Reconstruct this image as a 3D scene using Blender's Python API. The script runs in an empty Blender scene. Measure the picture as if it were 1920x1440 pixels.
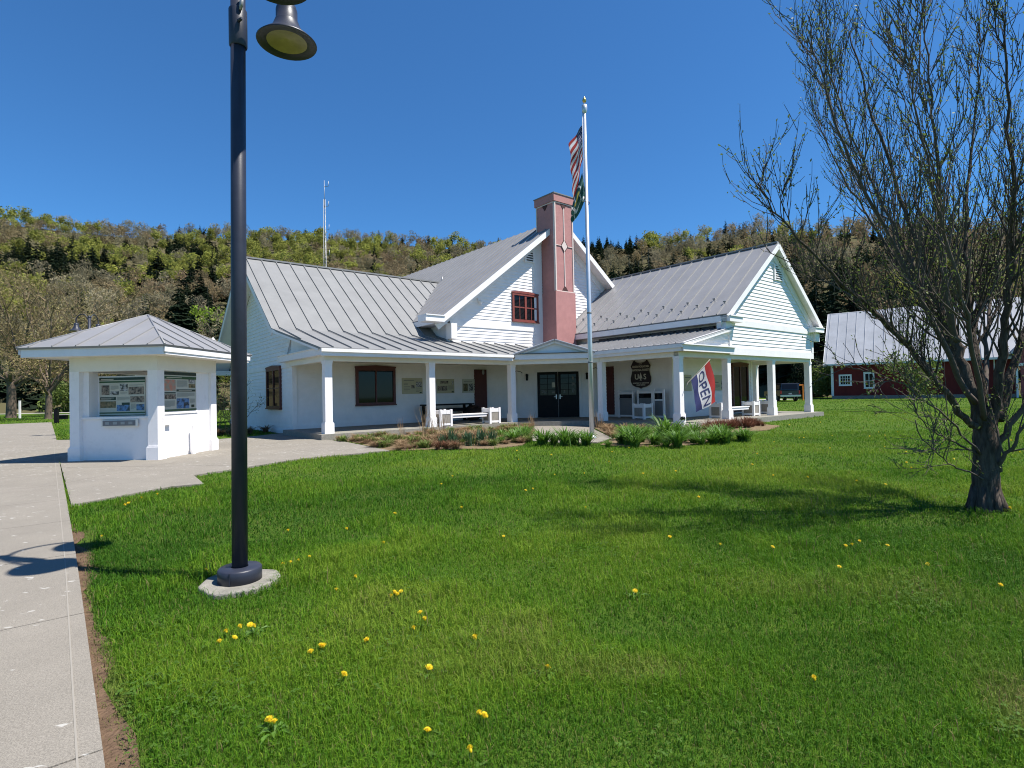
import bpy, bmesh, math, random
import numpy as np
from mathutils import Vector, Matrix

random.seed(7)
rng = np.random.default_rng(11)
scene = bpy.context.scene
R = math.radians

# ------------------------------------------------------------------ camera
EYE = 1.42
cam_d = bpy.data.cameras.new("camera")
cam = bpy.data.objects.new("camera", cam_d)
scene.collection.objects.link(cam)
scene.camera = cam
cam_d.sensor_width = 36.0
cam_d.lens = 1026.74 / 1920 * 36.0
cam_d.clip_start = 0.05
cam_d.clip_end = 4000
_p, _r = 0.0167, -0.0207
_u0 = Vector((0, -math.sin(_p), math.cos(_p)))
_f0 = Vector((0, math.cos(_p), math.sin(_p)))
_r0 = Vector((1, 0, 0))
_right = _r0 * math.cos(_r) + _u0 * math.sin(_r)
_up = -_r0 * math.sin(_r) + _u0 * math.cos(_r)
cam.matrix_world = Matrix(((_right.x, _up.x, -_f0.x, 0), (_right.y, _up.y, -_f0.y, 0),
                           (_right.z, _up.z, -_f0.z, EYE), (0, 0, 0, 1)))

# ------------------------------------------------------------------ sky, sun, exposure
SUN_AZ, SUN_EL = R(106.5), R(61.5)          # azimuth measured from +Y towards +X
world = bpy.data.worlds.new("World")
scene.world = world
world.use_nodes = True
wn = world.node_tree
bg = wn.nodes["Background"]
sky = wn.nodes.new("ShaderNodeTexSky")
sky.sky_type = 'NISHITA'
sky.sun_disc = False
sky.sun_elevation = SUN_EL
sky.sun_rotation = SUN_AZ
sky.altitude = 0
sky.air_density = 1.0
sky.dust_density = 0.0
sky.ozone_density = 10.0
_tint = wn.nodes.new("ShaderNodeMix"); _tint.data_type = 'RGBA'; _tint.blend_type = 'MULTIPLY'; _tint.inputs[0].default_value = 1
_tint.inputs[7].default_value = (.44, .735, .87, 1)          # deep blue of dry mountain air
wn.links.new(sky.outputs[0], _tint.inputs[6]); wn.links.new(_tint.outputs[2], bg.inputs[0])
bg.inputs[1].default_value = 0.096
sd = bpy.data.lights.new("sun", 'SUN')
sun = bpy.data.objects.new("sun", sd)
scene.collection.objects.link(sun)
sd.energy = 4.6
sd.angle = R(0.53)
sd.color = (1.0, 0.95, 0.875)
_s = Vector((math.sin(SUN_AZ) * math.cos(SUN_EL), math.cos(SUN_AZ) * math.cos(SUN_EL), math.sin(SUN_EL)))
sun.rotation_euler = (-_s).to_track_quat('-Z', 'Y').to_euler()
scene.view_settings.view_transform = 'Standard'
scene.view_settings.look = 'None'
scene.view_settings.gamma = 1
scene.view_settings.exposure = 0.88
scene.cycles.pixel_filter_type = 'BLACKMAN_HARRIS'
scene.cycles.filter_width = 1.05
scene.cycles.max_bounces = 6
scene.cycles.transparent_max_bounces = 8

# ------------------------------------------------------------------ helpers: objects
def link(o):
    scene.collection.objects.link(o)
    return o

def tag(o, label=None, cat=None, group=None, kind=None):
    if label: o["label"] = label
    if cat: o["category"] = cat
    if group: o["group"] = group
    if kind: o["kind"] = kind
    return o

def thing(name, label, cat, loc=(0, 0, 0), rz=0.0, group=None):
    o = link(bpy.data.objects.new(name, None))
    o.empty_display_size = 0.3
    o.location = loc
    o.rotation_euler = (0, 0, rz)
    return tag(o, label, cat, group)

class MB:
    """collects geometry for ONE mesh object"""
    def __init__(s):
        s.v, s.f, s.m, s.sm = [], [], [], []
    def add(s, vs, fs, mi=0, smooth=False):
        b = len(s.v)
        s.v.extend([tuple(v) for v in vs])
        for f in fs:
            s.f.append(tuple(b + i for i in f)); s.m.append(mi); s.sm.append(smooth)
        return s
    def box(s, x0, x1, y0, y1, z0, z1, mi=0):
        vs = [(x, y, z) for z in (z0, z1) for y in (y0, y1) for x in (x0, x1)]
        return s.add(vs, [(0, 2, 3, 1), (4, 5, 7, 6), (0, 1, 5, 4), (2, 6, 7, 3), (0, 4, 6, 2), (1, 3, 7, 5)], mi)
    def obox(s, c, ax, ay, az, mi=0):
        """box centred at c with half-axis vectors"""
        c, ax, ay, az = Vector(c), Vector(ax), Vector(ay), Vector(az)
        vs = [c + ax * i + ay * j + az * k for k in (-1, 1) for j in (-1, 1) for i in (-1, 1)]
        return s.add(vs, [(0, 2, 3, 1), (4, 5, 7, 6), (0, 1, 5, 4), (2, 6, 7, 3), (0, 4, 6, 2), (1, 3, 7, 5)], mi)
    def beam(s, a, b, w, h, up=(0, 0, 1), mi=0):
        a, b = Vector(a), Vector(b)
        d = b - a
        side = d.cross(Vector(up)).normalized()
        u2 = side.cross(d).normalized()
        return s.obox((a + b) / 2, d / 2, side * w / 2, u2 * h / 2, mi)
    def prism(s, poly, off, mi=0):
        """polygon (3-D points) extruded by vector off"""
        n = len(poly)
        off = Vector(off)
        vs = [Vector(p) for p in poly] + [Vector(p) + off for p in poly]
        fs = [tuple(range(n - 1, -1, -1)), tuple(range(n, 2 * n))]
        fs += [(i, (i + 1) % n, n + (i + 1) % n, n + i) for i in range(n)]
        return s.add(vs, fs, mi)
    def tube(s, pts, rad, n=8, cap=True, mi=0, smooth=True):
        pts = [Vector(p) for p in pts]
        if not hasattr(rad, '__len__'): rad = [rad] * len(pts)
        vs, prev = [], None
        for i, p in enumerate(pts):
            d = (pts[min(i + 1, len(pts) - 1)] - pts[max(i - 1, 0)])
            d = d.normalized() if d.length > 1e-9 else Vector((0, 0, 1))
            if prev is None:
                a = d.orthogonal().normalized()
            else:
                a = prev - d * prev.dot(d)
                a = a.normalized() if a.length > 1e-6 else d.orthogonal().normalized()
            prev = a
            b = d.cross(a)
            for k in range(n):
                t = 2 * math.pi * k / n
                vs.append(p + (a * math.cos(t) + b * math.sin(t)) * rad[i])
        fs = []
        for i in range(len(pts) - 1):
            for k in range(n):
                k2 = (k + 1) % n
                fs.append((i * n + k, i * n + k2, (i + 1) * n + k2, (i + 1) * n + k))
        s.add(vs, fs, mi, smooth)
        if cap:
            b = len(s.v) - len(vs)
            s.f.append(tuple(b + k for k in range(n - 1, -1, -1))); s.m.append(mi); s.sm.append(False)
            e = b + (len(pts) - 1) * n
            s.f.append(tuple(e + k for k in range(n))); s.m.append(mi); s.sm.append(False)
        return s
    def lathe(s, prof, n=24, o=(0, 0, 0), axis=(0, 0, 1), mi=0, smooth=True):
        """prof: list of (r, h) along axis"""
        ax = Vector(axis).normalized(); a = ax.orthogonal().normalized(); b = ax.cross(a); o = Vector(o)
        vs = []
        for r, h in prof:
            for k in range(n):
                t = 2 * math.pi * k / n
                vs.append(o + ax * h + (a * math.cos(t) + b * math.sin(t)) * max(r, 1e-4))
        fs = []
        for i in range(len(prof) - 1):
            for k in range(n):
                k2 = (k + 1) % n
                fs.append((i * n + k, i * n + k2, (i + 1) * n + k2, (i + 1) * n + k))
        return s.add(vs, fs, mi, smooth)
    def build(s, name, mats, parent=None, bevel=0.0):
        me = bpy.data.meshes.new(name)
        me.from_pydata([tuple(v) for v in s.v], [], s.f)
        if not isinstance(mats, (list, tuple)): mats = [mats]
        for m in mats: me.materials.append(m)
        me.polygons.foreach_set("material_index", s.m)
        me.polygons.foreach_set("use_smooth", s.sm)
        me.update()
        o = link(bpy.data.objects.new(name, me))
        if parent: o.parent = parent
        if bevel:
            b = o.modifiers.new("bevel", 'BEVEL'); b.width = bevel; b.segments = 2; b.limit_method = 'ANGLE'
        return o

def np_mesh(name, V, F, mats, mi=None, parent=None, smooth=False, attrs=None):
    """V (n,3), F (m,k) numpy arrays -> mesh object"""
    me = bpy.data.meshes.new(name)
    n, (m, k) = len(V), F.shape
    me.vertices.add(n); me.vertices.foreach_set("co", np.ascontiguousarray(V, dtype=np.float32).ravel())
    me.loops.add(m * k); me.loops.foreach_set("vertex_index", np.ascontiguousarray(F, dtype=np.int32).ravel())
    me.polygons.add(m)
    me.polygons.foreach_set("loop_start", np.arange(0, m * k, k, dtype=np.int32))
    try: me.polygons.foreach_set("loop_total", np.full(m, k, dtype=np.int32))
    except Exception: pass
    if not isinstance(mats, (list, tuple)): mats = [mats]
    for mt in mats: me.materials.append(mt)
    if mi is not None: me.polygons.foreach_set("material_index", np.asarray(mi, dtype=np.int32))
    me.polygons.foreach_set("use_smooth", np.full(m, smooth))
    for an, arr in (attrs or {}).items():
        at = me.attributes.new(an, 'FLOAT', 'POINT'); at.data.foreach_set("value", np.asarray(arr, dtype=np.float32))
    me.update(calc_edges=True)
    if name is None: return me
    o = link(bpy.data.objects.new(name, me))
    if parent: o.parent = parent
    return o

def copy_tree(o, parent=None):
    c = o.copy(); link(c); c.parent = parent
    for ch in list(o.children): copy_tree(ch, c)
    return c

# ------------------------------------------------------------------ helpers: materials
def mat(name, col, rough=0.6, var=0.0, vscale=6.0, col2=None, bump=0.0, bscale=40.0, metal=0.0, spec=0.5,
        stretch=None, trans=0.0, coord='Object', objvar=0.0, attr=None, thr=None):
    m = bpy.data.materials.new(name); m.use_nodes = True
    nt = m.node_tree; N, Lk = nt.nodes, nt.links
    p = N["Principled BSDF"]; out = N["Material Output"]
    p.inputs["Roughness"].default_value = rough
    p.inputs["Metallic"].default_value = metal
    p.inputs["Specular IOR Level"].default_value = spec
    c = (*col, 1)
    p.inputs["Base Color"].default_value = c
    colsock = None
    if coord == 'World':
        g = N.new("ShaderNodeNewGeometry"); vec = g.outputs["Position"]
    else:
        g = N.new("ShaderNodeTexCoord"); vec = g.outputs[coord]
    if stretch:
        mp = N.new("ShaderNodeMapping"); mp.inputs["Scale"].default_value = stretch
        Lk.new(vec, mp.inputs[0]); vec = mp.outputs[0]
    if var or col2:
        nz = N.new("ShaderNodeTexNoise"); nz.inputs["Scale"].default_value = vscale; nz.inputs["Detail"].default_value = 5
        nz.inputs["Roughness"].default_value = 0.65
        Lk.new(vec, nz.inputs["Vector"])
        mr = N.new("ShaderNodeMapRange")
        lo, hi = thr if thr else (0.3, 0.7)
        mr.inputs[1].default_value = lo; mr.inputs[2].default_value = hi
        Lk.new(nz.outputs["Fac"], mr.inputs[0])
        mx = N.new("ShaderNodeMix"); mx.data_type = 'RGBA'
        c2 = col2 if col2 else tuple(x * (1 - var) for x in col)
        mx.inputs[6].default_value = c; mx.inputs[7].default_value = (*c2, 1)
        Lk.new(mr.outputs[0], mx.inputs[0])
        colsock = mx.outputs[2]
    if objvar or attr:
        if attr:
            oi = N.new("ShaderNodeAttribute"); oi.attribute_name = attr; src = oi.outputs["Fac"]; ov = objvar or 0.5
        else:
            oi = N.new("ShaderNodeObjectInfo"); src = oi.outputs["Random"]; ov = objvar
        m2 = N.new("ShaderNodeMapRange"); m2.inputs[3].default_value = 1 - ov; m2.inputs[4].default_value = 1 + ov
        Lk.new(src, m2.inputs[0])
        ml = N.new("ShaderNodeMix"); ml.data_type = 'RGBA'; ml.blend_type = 'MULTIPLY'; ml.inputs[0].default_value = 1
        if colsock: Lk.new(colsock, ml.inputs[6])
        else: ml.inputs[6].default_value = c
        cb = N.new("ShaderNodeCombineColor")
        for i in range(3): Lk.new(m2.outputs[0], cb.inputs[i])
        Lk.new(cb.outputs[0], ml.inputs[7]); colsock = ml.outputs[2]
    if colsock: Lk.new(colsock, p.inputs["Base Color"])
    if bump:
        nb = N.new("ShaderNodeTexNoise"); nb.inputs["Scale"].default_value = bscale; nb.inputs["Detail"].default_value = 4
        Lk.new(vec, nb.inputs["Vector"])
        bp = N.new("ShaderNodeBump"); bp.inputs["Strength"].default_value = bump; bp.inputs["Distance"].default_value = 0.02
        Lk.new(nb.outputs["Fac"], bp.inputs["Height"]); Lk.new(bp.outputs[0], p.inputs["Normal"])
    if trans:
        tr = N.new("ShaderNodeBsdfTranslucent"); ms = N.new("ShaderNodeMixShader"); ms.inputs[0].default_value = trans
        if colsock: Lk.new(colsock, tr.inputs[0])
        else: tr.inputs[0].default_value = c
        Lk.new(p.outputs[0], ms.inputs[1]); Lk.new(tr.outputs[0], ms.inputs[2]); Lk.new(ms.outputs[0], out.inputs[0])
    return m

M = {}
M['white'] = mat("white_paint", (.82, .795, .785), .55, var=.10, vscale=2.2, bump=.05, bscale=60)
M['white_dirty'] = mat("weathered_white_paint", (.82, .795, .785), .6, var=.16, vscale=5, thr=(.52, .9), bump=.08, bscale=60)
M['ceil'] = mat("cream_ceiling_paint", (.74, .70, .58), .6, var=.06)
M['cream'] = mat("cream_white_paint", (.78, .76, .69), .55, var=.10, vscale=2.0, bump=.05, bscale=60)
M['roof'] = mat("grey_metal_roof", (.255, .252, .255), .42, var=.16, vscale=.9, bump=.04, bscale=8, spec=.4)
M['roof_light'] = mat("pale_metal_roof", (.232, .232, .228), .5, var=.16, vscale=1.3, bump=.04, bscale=8, spec=.3)
M['roof_barn'] = mat("barn_metal_roof", (.40, .41, .44), .45, var=.25, vscale=.5, bump=.1, bscale=1.2, spec=.4)
M['dark_edge'] = mat("dark_metal_edge", (.03, .032, .035), .5)  # near-black metal for flashing, drip edge and vent backs
M['pink'] = mat("pink_stucco", (.45, .222, .208), .85, var=.16, vscale=3, bump=.25, bscale=120, spec=.2)
M['pinkdark'] = mat("dark_stucco_inset", (.07, .025, .022), .8, var=.2)
M['pinktrim'] = mat("pale_pink_trim", (.66, .55, .50), .7, var=.1)
M['maroon'] = mat("maroon_paint", (.10, .022, .018), .5, var=.3, vscale=8)
M['maroon_lit'] = mat("sunlit_maroon_paint", (.23, .055, .04), .5, var=.25, vscale=8)  # lighter copy of the maroon paint, sunlight put into the colour
M['glass'] = mat("window_glass", (.006, .006, .008), .04, spec=.25)
M['black'] = mat("black_paint", (.007, .007, .009), .45, var=.3, spec=.15)
M['steel'] = mat("brushed_steel", (.55, .55, .56), .35, metal=.9)
M['lampmetal'] = mat("dark_grey_powder_coat", (.030, .034, .052), .42, var=.25, vscale=9, bump=.05, bscale=200, spec=.4)
M['lampin'] = mat("yellowed_lamp_lens", (.36, .30, .10), .4, var=.35, vscale=9)
M['concrete'] = mat("concrete", (.30, .28, .25), .85, var=.14, vscale=2.5, bump=.25, bscale=160, spec=.2, coord='World')
M['concrete_old'] = mat("stained_concrete", (.29, .275, .235), .9, var=.35, vscale=14, bump=.4, bscale=120, spec=.2)
M['alu'] = mat("satin_aluminium", (.62, .64, .67), .38, metal=.55, var=.1, vscale=5)
M['gold'] = mat("gilt_metal", (.62, .42, .12), .3, metal=.8)
M['barnred'] = mat("barn_red_paint", (.17, .018, .018), .7, var=.4, vscale=1.2, stretch=(1, 1, .25), spec=.25)
M['barnred_lit'] = mat("sunlit_barn_red", (.34, .075, .075), .7, var=.2, vscale=2)  # barn red made paler: the sun on the ell is in the colour
M['bark'] = mat("grey_brown_bark", (.13, .105, .085), .95, col2=(.035, .028, .023), vscale=26, stretch=(1, 1, .22), bump=1.0, bscale=45, spec=.1, coord='World')
M['twig'] = mat("dark_twig_bark", (.13, .105, .088), .85, var=.35, vscale=30, spec=.15)
M['bud'] = mat("pale_spring_leaf", (.16, .22, .045), .6, var=.35, vscale=20, trans=.45, coord='World')
M['maplebark'] = mat("maple_bark", (.17, .13, .10), .95, var=.4, vscale=5, spec=.1, coord='World')
M['mapletwig'] = mat("pale_tan_twigs", (.22, .165, .10), .9, var=.4, vscale=.6, spec=.1, coord='World')
M['maplebud'] = mat("tan_spring_buds", (.27, .20, .10), .8, vscale=.25, col2=(.22, .20, .06), trans=.3, coord='World')
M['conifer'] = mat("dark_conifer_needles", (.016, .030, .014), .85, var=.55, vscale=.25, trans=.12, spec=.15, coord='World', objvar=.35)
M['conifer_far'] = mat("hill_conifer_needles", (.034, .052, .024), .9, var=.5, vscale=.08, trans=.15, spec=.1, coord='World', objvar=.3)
M['hill_green'] = mat("yellow_green_spring_crown", (.28, .29, .062), .9, col2=(.21, .225, .058), vscale=.05, trans=.45, spec=.1, coord='World', objvar=.3)
M['hill_bare'] = mat("leafless_grey_brown_crown", (.28, .24, .165), .95, col2=(.215, .20, .11), vscale=.03, trans=.4, spec=.05, coord='World', objvar=.3)
M['hill_rust'] = mat("budding_rust_brown_crown", (.27, .195, .12), .95, col2=(.21, .18, .09), vscale=.03, trans=.4, spec=.05, coord='World', objvar=.3)
M['bright_green'] = mat("bright_new_leaves", (.25, .36, .035), .8, var=.3, vscale=.5, trans=.45, coord='World')
M['shrub_green'] = mat("shrub_leaves", (.15, .21, .04), .8, var=.4, vscale=3, trans=.35, coord='World')
M['trunk_far'] = mat("pale_far_trunk", (.17, .15, .12), .95, var=.3, spec=.05)
M['daylily'] = mat("daylily_leaf", (.12, .25, .03), .55, var=.45, vscale=9, trans=.35, coord='World')
M['iris'] = mat("blue_green_leaf", (.06, .13, .055), .55, var=.35, vscale=9, trans=.3, coord='World')
M['straw'] = mat("dry_straw", (.34, .25, .14), .9, col2=(.20, .12, .07), vscale=3, trans=.25, coord='World', spec=.1)
M['rust_straw'] = mat("rust_brown_dead_stems", (.20, .085, .05), .9, col2=(.12, .06, .04), vscale=6, trans=.15, coord='World', spec=.1)
M['dand'] = mat("dandelion_petals", (.86, .62, .010), .6, var=.2, vscale=60, trans=.2)
M['stem'] = mat("flower_stem", (.12, .2, .04), .6, trans=.2)
M['violet'] = mat("pale_blue_petals", (.30, .34, .55), .6)
M['sidingdark'] = mat("grey_composite_panel", (.17, .175, .18), .7, var=.1)
M['woodgrey'] = mat("weathered_wood", (.30, .27, .23), .85, var=.3, vscale=5)
M['barrel'] = mat("dark_barrel_wood", (.035, .017, .012), .7, var=.4, vscale=6)
M['signbrown'] = mat("dark_brown_sign_paint", (.022, .010, .012), .5, var=.15)
M['letter'] = mat("cream_letter_paint", (.60, .56, .45), .6)
M['paper'] = mat("printed_paper", (.50, .49, .40), .5, var=.06)
M['paper_yellow'] = mat("cream_panel_print", (.44, .41, .27), .5, var=.08)
M['darkgreen'] = mat("dark_green_print", (.010, .028, .016), .4)
M['midgreen'] = mat("mid_green_print", (.02, .07, .02), .4)
M['ph_brown'] = mat("brown_photo_print", (.30, .24, .18), .4, col2=(.03, .022, .018), vscale=14, thr=(.4, .6))
M['ph_grey'] = mat("grey_photo_print", (.45, .44, .42), .4, col2=(.02, .022, .02), vscale=16, thr=(.42, .58))
M['ph_blue'] = mat("blue_photo_print", (.10, .22, .42), .4, col2=(.02, .03, .03), vscale=11, thr=(.42, .6))
M['ph_red'] = mat("red_photo_print", (.52, .20, .13), .4, col2=(.30, .28, .22), vscale=8, thr=(.4, .6))
M['ph_land'] = mat("landscape_photo_print", (.05, .055, .02), .4, col2=(.28, .2, .1), vscale=10, thr=(.4, .65))
M['ink'] = mat("grey_print_lines", (.13, .13, .12), .5)
M['flagred'] = mat("red_flag_cloth", (.50, .04, .035), .7, trans=.4, bump=.15, bscale=60)
M['flagwhite'] = mat("white_flag_cloth", (.78, .76, .76), .7, trans=.4, bump=.15, bscale=60)
M['flagblue'] = mat("navy_flag_cloth", (.030, .036, .13), .7, trans=.3, bump=.15, bscale=60)
M['flaggreen'] = mat("dark_green_flag_cloth", (.03, .12, .10), .6, trans=.3, bump=.15, bscale=40)
M['flagyellow'] = mat("yellow_flag_print", (.55, .42, .06), .7, trans=.2)
M['flagblack'] = mat("black_flag_print", (.012, .012, .018), .7, trans=.1)
M['carpaint'] = mat("black_car_paint", (.010, .010, .013), .22, spec=.6)
M['rubber'] = mat("tyre_rubber", (.014, .014, .014), .85)
M['chrome'] = mat("chrome_trim", (.5, .5, .5), .2, metal=.9)
M['tail'] = mat("red_tail_lens", (.32, .01, .01), .2)
M['silver'] = mat("silver_car_paint", (.33, .35, .37), .35, metal=.3)
M['orange'] = mat("orange_paint", (.62, .20, .03), .5)
M['gravel'] = mat("pale_road_gravel", (.40, .38, .33), .95, var=.15, vscale=1.5, spec=.1, coord='World')
M['mulch'] = mat("brown_mulch", (.12, .085, .05), .95, col2=(.24, .18, .11), vscale=25, bump=.9, bscale=60, spec=.1, coord='World')
M['cap'] = mat("grey_galvanised_cap", (.30, .31, .32), .45, metal=.4)

# ------------------------------------------------------------------ building frame
THB = math.pi / 2 - 0.8846
OB = Vector((-6.169, 18.2884, 0.0))
SLAB = 0.20
UX, UY = math.cos(THB), math.sin(THB)
def B2W(u, v, z=0.0):
    """building coordinates (z above the porch slab) -> world"""
    return Vector((OB.x + u * UX - v * UY, OB.y + u * UY + v * UX, z + SLAB))
def W2B(x, y):
    dx, dy = x - OB.x, y - OB.y
    return dx * UX + dy * UY, -dx * UY + dy * UX

# ------------------------------------------------------------------ terrain
SKYT = np.array([(-70, .20), (-50.83, .2433), (-43.03, .2591), (-39.89, .2606), (-36.42, .2622), (-32.62, .2669), (-28.46, .2785), (-23.96, .2832),
 (-19.11, .289), (-13.96, .292), (-8.58, .2868), (-3.05, .2827), (2.56, .2837), (8.11, .282), (13.52, .276), (18.7, .2781),
 (24.54, .2845), (28.13, .2683), (32.32, .2612), (36.14, .2448), (42.8, .2223), (50.66, .1963), (70, .15)])
def hill_params(a):
    """a azimuth in degrees -> foot radius, crest radius, crest ground height"""
    r0 = np.interp(a, [-60, -25, 5, 30, 60], [105, 100, 88, 84, 95])
    rc = np.interp(a, [-60, -20, 5, 20, 40, 60], [400, 380, 330, 270, 240, 240])
    te = np.interp(a, SKYT[:, 0], SKYT[:, 1])
    return r0, rc, te * rc + EYE - 7.0
def hill_z(a, r):
    r0, rc, H = hill_params(a)
    t = np.clip((r - r0) / (rc - r0), 0, 1)
    z = H * (0.75 * t + 0.25 * t * t)
    back = np.clip((r - rc) / rc, 0, 3)
    z = z - back * 40
    z = z + np.clip(t * 6, 0, 1) * (np.sin(a * .9 + r * .021) * 1.6 + np.sin(a * .37 - r * .033) * 1.4) * (1 - t)
    return z
def build_ground():
    xs = np.concatenate([np.linspace(-900, -80, 20), np.linspace(-78, 90, 85), np.linspace(95, 900, 20)])
    ys = np.concatenate([np.linspace(-200, -4, 12), np.linspace(-3, 90, 75), np.linspace(95, 900, 20)])
    X, Y = np.meshgrid(xs, ys)
    Z = np.full_like(X, -0.012)
    far = np.hypot(X, Y)
    Z -= np.clip((far - 100) / 60, 0, 1) * 0.6
    near = (np.abs(X) < 60) & (Y < 70)
    V = np.stack([X, Y, Z], -1).reshape(-1, 3)
    ny, nx = X.shape
    idx = np.arange(ny * nx).reshape(ny, nx)
    F = np.stack([idx[:-1, :-1], idx[:-1, 1:], idx[1:, 1:], idx[1:, :-1]], -1).reshape(-1, 4)
    m = bpy.data.materials.new("lawn_soil"); m.use_nodes = True
    nt = m.node_tree; N, Lk = nt.nodes, nt.links
    p = N["Principled BSDF"]; p.inputs["Roughness"].default_value = .95; p.inputs["Specular IOR Level"].default_value = .08
    g = N.new("ShaderNodeNewGeometry")
    def noise(sc, det=5):
        n = N.new("ShaderNodeTexNoise"); n.inputs["Scale"].default_value = sc; n.inputs["Detail"].default_value = det
        n.inputs["Roughness"].default_value = .7
        Lk.new(g.outputs["Position"], n.inputs["Vector"]); return n.outputs["Fac"]
    def ramp(src, stops):
        r = N.new("ShaderNodeValToRGB"); Lk.new(src, r.inputs[0])
        e = r.color_ramp.elements
        while len(e) < len(stops): e.new(.5)
        for i, (t, c) in enumerate(stops): e[i].position = t; e[i].color = (*c, 1)
        return r.outputs[0]
    a = ramp(noise(.35, 8), [(.3, (.050, .098, .013)), (.5, (.068, .122, .016)), (.7, (.100, .138, .024))])
    b = ramp(noise(22, 4), [(.3, (.7, .7, .7)), (.7, (1.2, 1.2, 1.1))])
    mx = N.new("ShaderNodeMix"); mx.data_type = 'RGBA'; mx.blend_type = 'MULTIPLY'; mx.inputs[0].default_value = 1
    Lk.new(a, mx.inputs[6]); Lk.new(b, mx.inputs[7])
    c = ramp(noise(1.7, 6), [(.60, (0, 0, 0)), (.72, (.5, .5, .5))])
    mx2 = N.new("ShaderNodeMix"); mx2.data_type = 'RGBA'; mx2.inputs[7].default_value = (.14, .11, .055, 1)
    Lk.new(c, mx2.inputs[0]); Lk.new(mx.outputs[2], mx2.inputs[6])
    Lk.new(mx2.outputs[2], p.inputs["Base Color"])
    bp = N.new("ShaderNodeBump"); bp.inputs["Strength"].default_value = .8; bp.inputs["Distance"].default_value = .05
    Lk.new(noise(30, 4), bp.inputs["Height"]); Lk.new(bp.outputs[0], p.inputs["Normal"])
    o = np_mesh("ground", V, F, m, smooth=True); tag(o, kind="structure")
build_ground()
def build_hill():
    A = np.linspace(-68, 68, 140)
    T = np.concatenate([[0], np.linspace(.02, 1.0, 34), [1.15, 1.5, 2.2]])
    V = []
    for a in A:
        r0, rc, H = hill_params(a)
        r = np.where(T <= 1, r0 + (rc - r0) * T, rc * T)
        z = hill_z(a, r); z[0] = -0.8
        V.append(np.stack([np.sin(np.radians(a)) * r, np.cos(np.radians(a)) * r, z], -1))
    V = np.array(V)
    na, nt_ = V.shape[:2]
    idx = np.arange(na * nt_).reshape(na, nt_)
    F = np.stack([idx[:-1, :-1], idx[:-1, 1:], idx[1:, 1:], idx[1:, :-1]], -1).reshape(-1, 4)[:, ::-1]
    m = mat("forest_floor", (.10, .085, .05), .95, col2=(.075, .075, .035), vscale=.06, spec=.05, coord='World', bump=.6, bscale=.5)
    o = np_mesh("hills", V.reshape(-1, 3), F, m, smooth=True); tag(o, kind="structure")
build_hill()

# ================================================================== the white visitor centre
VC = thing("visitor_center", "white clapboard building with grey metal roofs, pink chimney and columned porch", "building",
           (OB.x, OB.y, SLAB), THB)

def siding(mb, o, ax, nrm, prof, z0, z1, course=.155, lip=.023):
    """lap siding: o origin, ax along wall, nrm outward normal, prof(z)->(a,b) extents along ax"""
    o, ax, nrm = Vector(o), Vector(ax), Vector(nrm)
    n = max(1, round((z1 - z0) / course)); h = (z1 - z0) / n
    up = Vector((0, 0, 1))
    for i in range(n):
        za, zb = z0 + i * h, z0 + (i + 1) * h
        a0, b0 = prof(za + 1e-4); a1, b1 = prof(zb - 1e-4)
        if b0 - a0 < .02: continue
        if b1 < a1: a1 = b1 = (a1 + b1) / 2
        p0 = o + ax * a0 + up * za; p1 = o + ax * b0 + up * za
        p2 = o + ax * b1 + up * zb; p3 = o + ax * a1 + up * zb
        l = nrm * lip
        vs = [p0 + l, p1 + l, p2, p3, p0, p1]
        # orientation follows nrm
        f = [(0, 1, 2, 3), (4, 5, 1, 0)]
        nn = (vs[1] - vs[0]).cross(vs[2] - vs[1])
        if nn.dot(nrm) < 0: f = [tuple(reversed(q)) for q in f]
        mb.add(vs, f)
    return mb
const = lambda a, b: (lambda z: (a, b))

def standing_roof(mb, corners, along, spacing=.6, thick=.07, rib=(.03, .045), start=.3, clip=None):
    """corners: polygon of a roof plane (3-D). along: unit vector along the eave. Ribs run up the slope."""
    P = [Vector(c) for c in corners]
    nrm = (P[1] - P[0]).cross(P[2] - P[1]).normalized()
    if nrm.z < 0: nrm = -nrm
    mb.prism(P, -nrm * thick)
    e = Vector(along).normalized(); s = nrm.cross(e).normalized()
    o = P[0]
    q = [((p - o).dot(e), (p - o).dot(s)) for p in P]
    lo, hi = min(a for a, b in q), max(a for a, b in q)
    x = lo + start
    while x < hi - .05:
        ys = []
        for i in range(len(q)):
            (a0, b0), (a1, b1) = q[i], q[(i + 1) % len(q)]
            if (a0 - x) * (a1 - x) < 0: ys.append(b0 + (b1 - b0) * (x - a0) / (a1 - a0))
        ys.sort()
        for i in range(0, len(ys) - 1, 2):
            if ys[i + 1] - ys[i] < .15: continue
            a = o + e * x + s * (ys[i] + .01); b = o + e * x + s * (ys[i + 1] - .01)
            mb.obox((a + b) / 2 + nrm * rib[1] / 2, (b - a) / 2, e * rib[0] / 2, nrm * rib[1] / 2)
        x += spacing
    return mb

W_ = M['white']
# ---------------- porch floor
mb = MB()
fl = [(-.35, -.35), (7.95, -.35), (10.15, -2.7), (10.15, -7.0), (21.85, -7.0), (21.85, 6), (13.6, 6), (13.6, -.3), (9.5, 3.7), (-.35, 3.7)]
mb.prism([(u, v, -.26) for u, v in fl], (0, 0, .26))
mb.build("porch_floor", M['concrete_old'], VC)

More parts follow.
